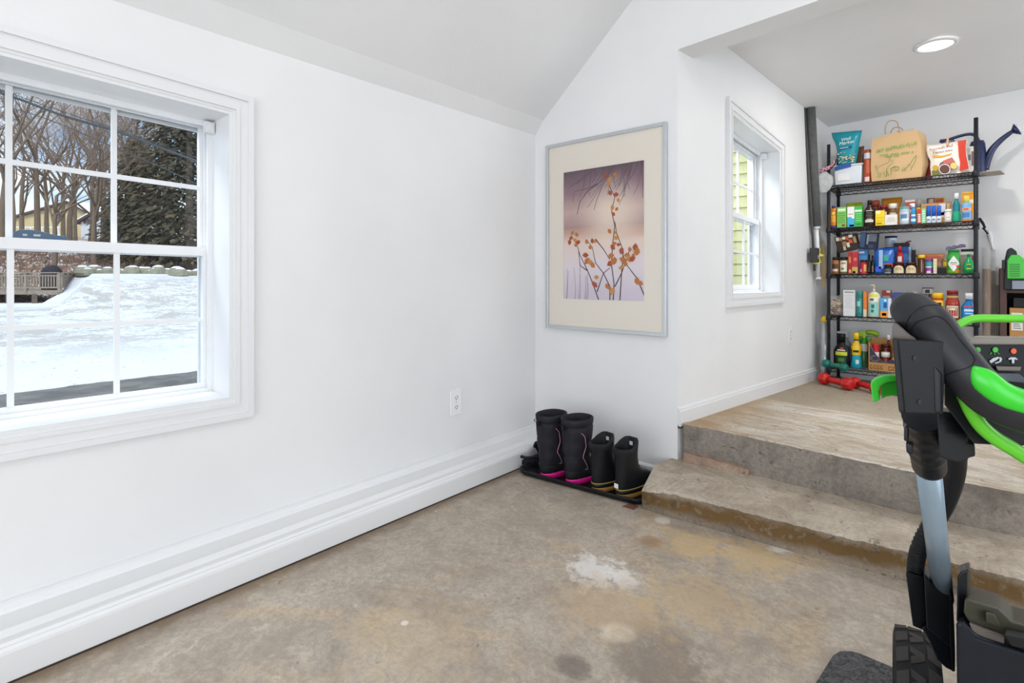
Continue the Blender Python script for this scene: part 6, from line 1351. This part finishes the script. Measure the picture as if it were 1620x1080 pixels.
# black clamp on the right post, white cloth strip
p = at_y(1557, 355, 5.05); t = thing('spring_clamp', 'small black clamp gripping the right rear post', 'clamp', p)
def q2(u, v, y=5.05): return at_y(u, v, y) - p
b = MB(); b.tube([q2(1549, 345), q2(1555, 353)], .009, 8); b.tube([q2(1555, 353), q2(1558, 360), q2(1554, 362)], .008, 8); b.build('jaw', BLK, t)
b = MB(); b.tube([q2(1555, 360), q2(1563, 370)], .006, 8); b.build('handle', BLK, t)
p = at_y(1564, 385, 5.3); b = MB(); rg = []
for k in range(8):
    z = .10 - .15 * k / 7; w_ = .009 + .006 * math.sin(k * .9) + .001 * k; x = .004 * k; rg.append([(x - w_, .01 * math.sin(k), z), (x, -.012, z), (x + w_, .01 * math.cos(k), z), (x, .014, z)])
b.rings(rg); tag(b.build('white_rag', M('white_cloth', (.8, .8, .8), .9), loc=(p.x, 5.3455, p.z)), 'white rag hanging on the wall just right of the shelving', 'cloth')
# ================================================================ door mat
p = [at_z(u, v, .0) for u, v in ((1318, 1042), (1329, 1035), (1345, 1035), (1360, 1038.5), (1420, 1064))]
s = NB('felted_charcoal'); c_ = s.mix(s.mr(s.noise(60, 6, 1.2, .75), .38, .62), (.035, .035, .038), (.12, .118, .12)); FELT = s.out(c_, .95, s.noise(140, 5, .5), .9, .01)
d1 = (p[4] - p[3]).normalized(); d2 = Vector((d1.y, -d1.x, 0)); far = p[4] + d1 * .35
pts = [p[0], p[1], p[2], p[3], far, far + d2 * .42, p[0] + d2 * .42 + Vector((-.02, 0, 0))]
b = MB(); b.prism([(q.x - p[0].x, q.y - p[0].y, 0) for q in pts], (0, 0, .009)); tag(b.build('door_mat', FELT, loc=(p[0].x, p[0].y, .001)), 'charcoal felt mat on the floor at the bottom edge beside the wheel', 'mat')
# ================================================================ walk-behind snow blower close to the camera
BK = M('black_machine_plastic', (.008, .0085, .010), .45, var=.15, scale=25); GRIP = M('soft_grip_rubber', (.022, .022, .025), .42, var=.12, scale=40)
BLU = M('black_gloss_plastic', (.008, .009, .012), .32, var=.1); STEEL = M('blue_grey_painted_steel', hexc('#8fa2b0'), .28, .35, var=.04)
OLV = M('smoky_olive_plastic', hexc('#3d3b30'), .4, var=.15, scale=12)
org = W(1560, 437, 1.0); org = Vector((org.x + .05, org.y + .05, .001))
t = thing('snow_blower', 'black and green walk-behind snow blower cut off by the right edge of the photo', 'snow blower', org); SB = t
def c(u, v, F): return W(u, v, F) - org
def slab(b, px, F0, F1, mi=0):              # outline in the view plane direction, depth F0..F1
    A = [c(u, v, F0) for u, v in px]; um = sum(p[0] for p in px) / len(px); vm = sum(p[1] for p in px) / len(px)
    d = W(um, vm, F1) - W(um, vm, F0); d = Vector((d.x, d.y, d.z * .6)); b.prism(A, d, mi)
# side console plate
b = MB(); slab(b, [(1411.5, 535), (1421, 536), (1431.5, 647), (1427, 655), (1422, 651)], .58, .64); slab(b, [(1420, 536), (1497, 540), (1492, 655), (1431, 654)], .585, .64); o = b.build('console_side', BK, t, bevel=.003)
b = MB(); slab(b, [(1476, 575), (1492, 590), (1491.5, 656), (1478, 654)], .5842, .60); b.build('console_edge', BLU, t, bevel=.003)
for (u, v) in ((1446.5, 566), (1454, 635)):
    b = MB(); q = c(u, v, .5855); b.tube([q + ray(u).normalized() * .001, q - FD * .0008], .0060, 16); b.tube([q - FD * .0008, q - FD * .0014], .0030, 6); b.build('screw', BLU, t)
# neck wedge above plate
b = MB(); slab(b, [(1411, 535), (1412, 512), (1418, 511), (1440, 530), (1450, 536), (1450, 541), (1420, 538)], .60, .65); b.build('console_top', M('warm_grey_plastic', hexc('#5a534d'), .5), t, bevel=.002)
# grip bar
pts = [(1443.5, 490.5, .640), (1458, 502, .626), (1475, 517, .612), (1498, 552, .600), (1519, 578, .592), (1540, 603, .586), (1572, 631, .580), (1615, 650, .576), (1665, 662, .574), (1725, 668, .574), (1780, 670, .574)]
P = spl([c(*q) for q in pts], 7); b = MB(); RB_ = .0226
d0 = (P[0] - P[2]).normalized(); cap_ = [(P[0] + d0 * RB_ * math.sin(a), RB_ * math.cos(a)) for a in (1.45, 1.2, .9, .6, .3)]
b.tube([p for p, r in cap_] + P, [r for p, r in cap_] + [RB_] * len(P), 30); b.build('handle_bar', GRIP, t)
b = MB(); b.tube([c(1452, 552, .665), c(1447, 522, .660), c(1445, 498, .655)], [.019, .020, .0195], 20); b.build('handle_neck', GRIP, t)
# parting lines of the rubber sleeve
b = MB()
def ringat(i, rr, w=.0007):
    T = (P[min(i+1, len(P)-1)] - P[i-1]).normalized(); up = Vector((0,0,1)); N = (up - T*up.dot(T)).normalized(); B = T.cross(N)
    b.tube([P[i] + N * rr * math.cos(a) + B * rr * math.sin(a) for a in [2*PI*k/32 for k in range(33)]], w, 5)
def ontube(f, ang, rr):
    i = min(len(P) - 2, int(f)); T = (P[i+1] - P[i]).normalized(); q = P[i].lerp(P[i+1], f - i)
    toc = (-org + Vector((0, 0, CH)) - q).normalized(); N = (toc - T * toc.dot(T)).normalized(); B = T.cross(N)
    return q + N * rr * math.cos(ang) + B * rr * math.sin(ang)
b.tube([ontube(11.5 - 1.6 * math.cos(a * .5), a, .0227) for a in [-1.5 + 3.0 * k / 24 for k in range(25)]], .0007, 5)
pn = [(13.2, 1.0), (12.8, .4), (13.0, -.1), (13.6, -.5), (15, -.68), (20, -.75), (26.5, -.75), (28.6, -.4), (28.4, .1), (28.2, .5), (28.6, .95)]
b.tube(spl([ontube(f, a, .0228) for f, a in pn], 5), .0007, 5); b.build('grip_seam', BLU, t)
# green thumb insert following the bar
def insert_rings():
    rg = []
    for k in range(25):
        f = 29.0 + 36 * k / 24; e = math.sin(min(1, (k + .3) / 5) * PI / 2); w = .72 * e; r0 = .0226; a0 = .42 + .30 * min(1, k / 12)
        outer = [ontube(f, a0 + w * (q / 5 - 1), r0 + .0055 * e * math.cos((q / 5 - 1) * PI / 2 * .96)) for q in range(11)]
        rg.append(outer + [ontube(f, a0 + w * (q / 5 - 1) * .98, r0 - .004) for q in range(10, -1, -1)])
    return rg
# find which side is up so the insert lies on top
tst = ontube(45, .6, .02).z - ontube(45, -.6, .02).z; SG = 1 if tst > 0 else -1
_ot = ontube
ontube = lambda f, a, r: _ot(f, SG * a, r)
b = MB(); b.rings(insert_rings()); part_label(b.build('thumb_insert', M('vivid_green', hexc('#33c22b'), .3, var=.03), t), 'bright green insert')
# green bail rods
b = MB(); b.tube(spl([c(u, v, F) for u, v, F in ((1500, 532, .66), (1508, 522, .66), (1518, 513, .66), (1532, 506, .66), (1548, 503.5, .66), (1570, 503.5, .66), (1620, 504, .66), (1700, 505, .66))], 6), .0050, 12); b.build('upper_bail', GRN2, t)
b = MB(); b.tube(spl([c(u, v, F) for u, v, F in ((1526, 626, .61), (1538, 652, .61), (1553, 674, .61), (1575, 693, .61), (1600, 708, .61), (1630, 726, .61), (1680, 745, .61))], 6), .0078, 12, flat=1.2); b.build('lower_bail', GRN2, t)
# green hook
b = MB(); slab(b, [(1426, 594), (1400, 594.5), (1386, 598.5), (1377, 606), (1379, 622), (1381, 636), (1392, 633), (1390, 618), (1393, 610), (1400, 605.5), (1426, 602)], .612, .650)
slab(b, [(1392, 612), (1400, 606), (1426, 602), (1426, 628), (1412, 625.5), (1402, 627), (1395, 631)], .640, .650)
b.build('hook', M('hook_green', hexc('#3fbf3a'), .35), t, bevel=.0012)
# control panel
b = MB(); slab(b, [(1494, 541), (1536, 536), (1720, 540), (1720, 740), (1660, 705), (1600, 705), (1540, 702), (1494, 640)], .625, .68); cp_ = b.build('control_panel', BK, t, bevel=.002)
b = MB(); slab(b, [(1532, 534.5), (1720, 537), (1720, 545.5), (1535, 545)], .618, .69); b.build('panel_rim', M('warm_grey_rim', hexc('#7b746c'), .45), t, bevel=.0015)
def led(u, v, col, r=.0032):
    b = MB(); q = c(u, v, .6245); b.tube([q, q - FD * .0012], r, 16); b.build('indicator', M('led_' + col[1:], hexc(col), .4), cp_)
led(1546, 553, '#3fae2f'); led(1573.5, 553, '#3fae2f'); led(1602.5, 555, '#e2582a')
ICO = colr('#b9bcc0', .5); GRI = colr('#3fae2f', .4)
def pl(px, r, m, nm='icon'):
    b = MB(); b.tube([c(u, v, .6238) for u, v in px], r, 5); b.build(nm, m, cp_)
for px in (((1566, 560), (1569, 557.5)), ((1573.5, 561), (1573.5, 558.5)), ((1581, 560), (1578, 557.5))): pl(px, .0006, GRI)
b = MB(); slab(b, [(1565, 571), (1571, 566.5), (1579, 564), (1582, 566), (1574, 571), (1568, 574.5)], .6235, .625); slab(b, [(1582, 564), (1585.5, 567), (1584, 572), (1576, 575), (1573, 574), (1581, 571)], .6235, .625); slab(b, [(1595, 567), (1599, 565), (1606, 565), (1610, 568), (1609, 569), (1605, 568), (1604.5, 574.5), (1601, 574.5), (1600.5, 568), (1596, 569)], .6235, .625); b.build('icon', ICO, cp_)
b = MB(); slab(b, [(1575, 579), (1616, 580), (1614, 587), (1578, 586.5)], .618, .626); b.build('button', M('taupe_button', hexc('#6a625a'), .4), cp_, bevel=.001)
b = MB(); slab(b, [(1577, 590), (1612, 591), (1622, 599), (1620, 606), (1592, 604), (1576, 594)], .612, .626); b.build('display_lens', M('smoky_lens', hexc('#4a4f57'), .12), cp_, bevel=.001)
# crossbar / clamps
b = MB(); slab(b, [(1490, 656), (1530, 652), (1545, 660), (1720, 690), (1720, 720), (1600, 702), (1538, 696), (1530, 690), (1492, 690)], .64, .72); b.build('cross_brace', BK, t, bevel=.003)
b = MB(); slab(b, [(1482, 650), (1528, 655), (1530, 700), (1542, 702), (1543, 722), (1532, 724), (1530, 729), (1516, 731), (1500, 728), (1486, 722)], .64, .73); b.build('clamp_block', BK, t, bevel=.004)
b = MB(); slab(b, [(1433, 672), (1438, 675), (1438, 697), (1430, 698), (1430, 678)], .66, .69); slab(b, [(1433, 699), (1445, 703), (1445, 720), (1434, 716)], .66, .69); b.build('adjustment_lever', BLU, t, bevel=.002)
S0, S1 = c(1460, 655, .70), c(1470, 738, .80)
b = MB(); n_ = 24; Pn = [S0.lerp(S1, k / n_) for k in range(n_ + 1)]
b.tube(Pn, [.0225 - .001 * (k / n_) + (.0012 if (k % 4) < 2 and k < 20 else 0) for k in range(n_ + 1)], 24); b.build('collar', BLU, t)
# coiled spring bits seen in the gap
b = MB(); q0 = c(1508, 652, .66); 
b.tube([q0 + Vector((.008 * math.cos(k * .7), .008 * math.sin(k * .7), -.0006 * k + .01)) + RD * .0009 * k for k in range(30)], .0014, 5); b.build('cable_spring', BLU, t)
# steel tube
b = MB(); T0, T1 = c(1467, 725, .80), c(1492, 945, 1.00); b.tube([T0, T1], [.0163, .0163], 28); b.build('handle_tube', STEEL, t)
# hose
def hose(px, r, nm, ribs=True):
    Q = spl([c(*q) for q in px], 12); b = MB()
    if ribs:
        R2 = []; L = 0
        Q2 = [Q[0]]
        for a_, c_ in zip(Q, Q[1:]):
            m_ = max(1, int((c_ - a_).length / .0018))
            for k in range(m_): Q2.append(a_.lerp(c_, (k + 1) / m_))
        b.tube(Q2, [r * (1.05 if k % 3 == 0 else .93) for k in range(len(Q2))], 16)
    else: b.tube(Q, r, 18)
    b.build(nm, BK, t)
hose([(1512, 715, .86), (1511, 740, .88), (1506, 765, .90), (1496, 792, .92), (1484, 815, .94)], .0150, 'cable_sleeve', False)
hose([(1486, 810, .95), (1468, 838, .97), (1456, 862, .985), (1449, 890, 1.0), (1448, 922, 1.01)], .0132, 'corrugated_hose')
# lower sockets
b = MB(); slab(b, [(1433, 906), (1461, 912), (1469, 990), (1461, 997), (1444, 990)], .985, 1.05); b.build('hose_socket', BK, t, bevel=.002)
b = MB(); slab(b, [(1461, 905), (1480, 932), (1503, 941), (1510, 992), (1510, 1030), (1466, 994)], .965, 1.06); b.build('handle_socket', BK, t, bevel=.003)
b = MB(); slab(b, [(1457, 992), (1468, 988), (1506, 994), (1511, 1064), (1497, 1057), (1482, 1044), (1470, 1015)], .97, 1.04); b.build('skid_bracket', BLU, t, bevel=.004)
b = MB(); slab(b, [(1502, 925), (1507, 950), (1511, 1030), (1511, 1062), (1506, 1062), (1502, 990)], .955, 1.06); b.build('side_plate', BK, t, bevel=.001)
# chute guard and body
b = MB(); slab(b, [(1515, 912), (1520, 904), (1534, 899), (1534, 945), (1524, 985), (1513, 985)], .93, 1.0); b.build('chute_edge', BLU, t, bevel=.004)
b = MB(); slab(b, [(1526, 946), (1580, 962), (1600, 982), (1650, 996), (1650, 1014), (1590, 1006), (1532, 984), (1524, 968)], .90, 1.02); slab(b, [(1526, 903), (1535, 899), (1535, 948), (1526, 950)], .93, 1.0); b.build('chute_guard', OLV, t, bevel=.004)
b = MB(); slab(b, [(1532, 984), (1590, 1006), (1588, 1024), (1540, 1006)], .89, 1.0); b.build('chute_lip', M('warm_grey_plastic', hexc('#5a534d'), .5), t, bevel=.003)
b = MB(); slab(b, [(1559, 968), (1573, 972), (1582, 988), (1580, 992), (1560, 984)], .888, .905); b.build('latch', OLV, t, bevel=.002)
b = MB(); slab(b, [(1512, 980), (1524, 984), (1545, 1006), (1620, 1030), (1700, 1040), (1700, 1290), (1516, 1290)], .88, 1.12); b.build('motor_housing', M('navy_black_plastic', (.008, .010, .016), .4, var=.1), t, bevel=.008)
b = MB(); slab(b, [(1588, 1002), (1720, 1030), (1720, 1045), (1600, 1022)], .86, .90); b.build('housing_lip', BK, t, bevel=.002)
# wheel
wc = c(1450, 437, 1.165); rw = .151; ww = .082; axd = (RD * .82 - FD * .57).normalized()
wc = Vector((wc.x, wc.y, rw - org.z + .002))
up = Vector((0, 0, 1)); fw_ = axd.cross(up).normalized()
def wp(a, r, s): return wc + (fw_ * math.cos(a) + up * math.sin(a)) * r + axd * s
wc0 = wc
for side_ in (0, 1):
    wc = wc0 + axd * (.44 * side_)
    b = MB(); N = 56; rg = []
    for k in range(N):
        a = 2 * PI * k / N; rg.append([wp(a, r, s) for r, s in ((rw*.62, -ww*.42), (rw*.86, -ww*.50), (rw*.955, -ww*.46), (rw*.975, -ww*.3), (rw*.98, 0), (rw*.975, ww*.3), (rw*.955, ww*.46), (rw*.86, ww*.50), (rw*.62, ww*.42))])
    rg.append(rg[0]); b.rings(rg, 0, False); tyre = b.build('tire', M('dusty_tire_rubber', (.016, .016, .017), .75, var=.35, scale=30), t)
    b = MB()
    def lug(a0, a1, s0, s1, sk=0., h=1.0):
        vs = []
        for r in (rw * .955, rw * h):
            for (a, s) in ((a0, s0), (a1, s0), (a1 + sk, s1), (a0 + sk, s1)): vs.append(wp(a, r - (.004 if abs(s) > ww*.4 else 0), s))
        b.hexa(vs)
    for k in range(18):
        a = 2 * PI * k / 18
        lug(a, a + .22, -ww*.46, -ww*.20, .06); lug(a + .17, a + .40, ww*.20, ww*.46, -.06); lug(a + .02, a + .13, -ww*.15, ww*.14, .10); lug(a + .20, a + .31, -ww*.16, ww*.12, -.08)
    b.build('tread', M('dusty_tread', (.045, .042, .040), .8, var=.3, scale=40), tyre)
    b = MB(); b.tube([wc - axd * ww*.36, wc - axd * ww*.30, wc + axd * ww*.30, wc + axd * ww*.36], [rw*.3, rw*.63, rw*.63, rw*.3], 28); b.build('rim', BLU, t)
wc = wc0
b = MB(); b.cyl(wc, wc + axd * .42, .012); b.build('axle', BLU, t)
# ---- groups of like things
GR_ = {'medicine_box': 'small medicine boxes on the second shelf', 'capped_bottle': 'small white bottles with blue caps', 'jam_jar': 'jam jars with arched labels', 'winter_boot': 'pair of tall winter boots on the tray',
 'rubber_boot': 'pair of short rubber boots on the tray', 'dumbbell': 'dumbbells in front of the shelving', 'tea_box': 'slim tea boxes on the middle shelf', 'spice_jar': 'spice jars on the middle shelf', 'snack_box': 'snack boxes on the fourth shelf',
 'cardboard_tube': 'rolls and tubes right of the shelving', 'electrical_outlet': 'wall outlets', 'house': 'houses beyond the yard', 'evergreen_tree': 'evergreens beyond the yard', 'overhead_cable': 'overhead cables across the view',
 'sauce_jar': 'jars inside the cardboard box', 'sauce_bottle': 'slim sauce bottles', 'snack_packet': 'packets at the back of the second shelf', 'food_carton': 'dark cartons tilted over the spice jars', 'mouthwash_bottle': 'mouthwash bottles', 'paper_packet': 'paper packets'}
for o in list(C.objects):
    k = o.name.split('.')[0]
    if o.parent is None and k in GR_ and o.get('label') and not o.get('group'): o['group'] = GR_[k]
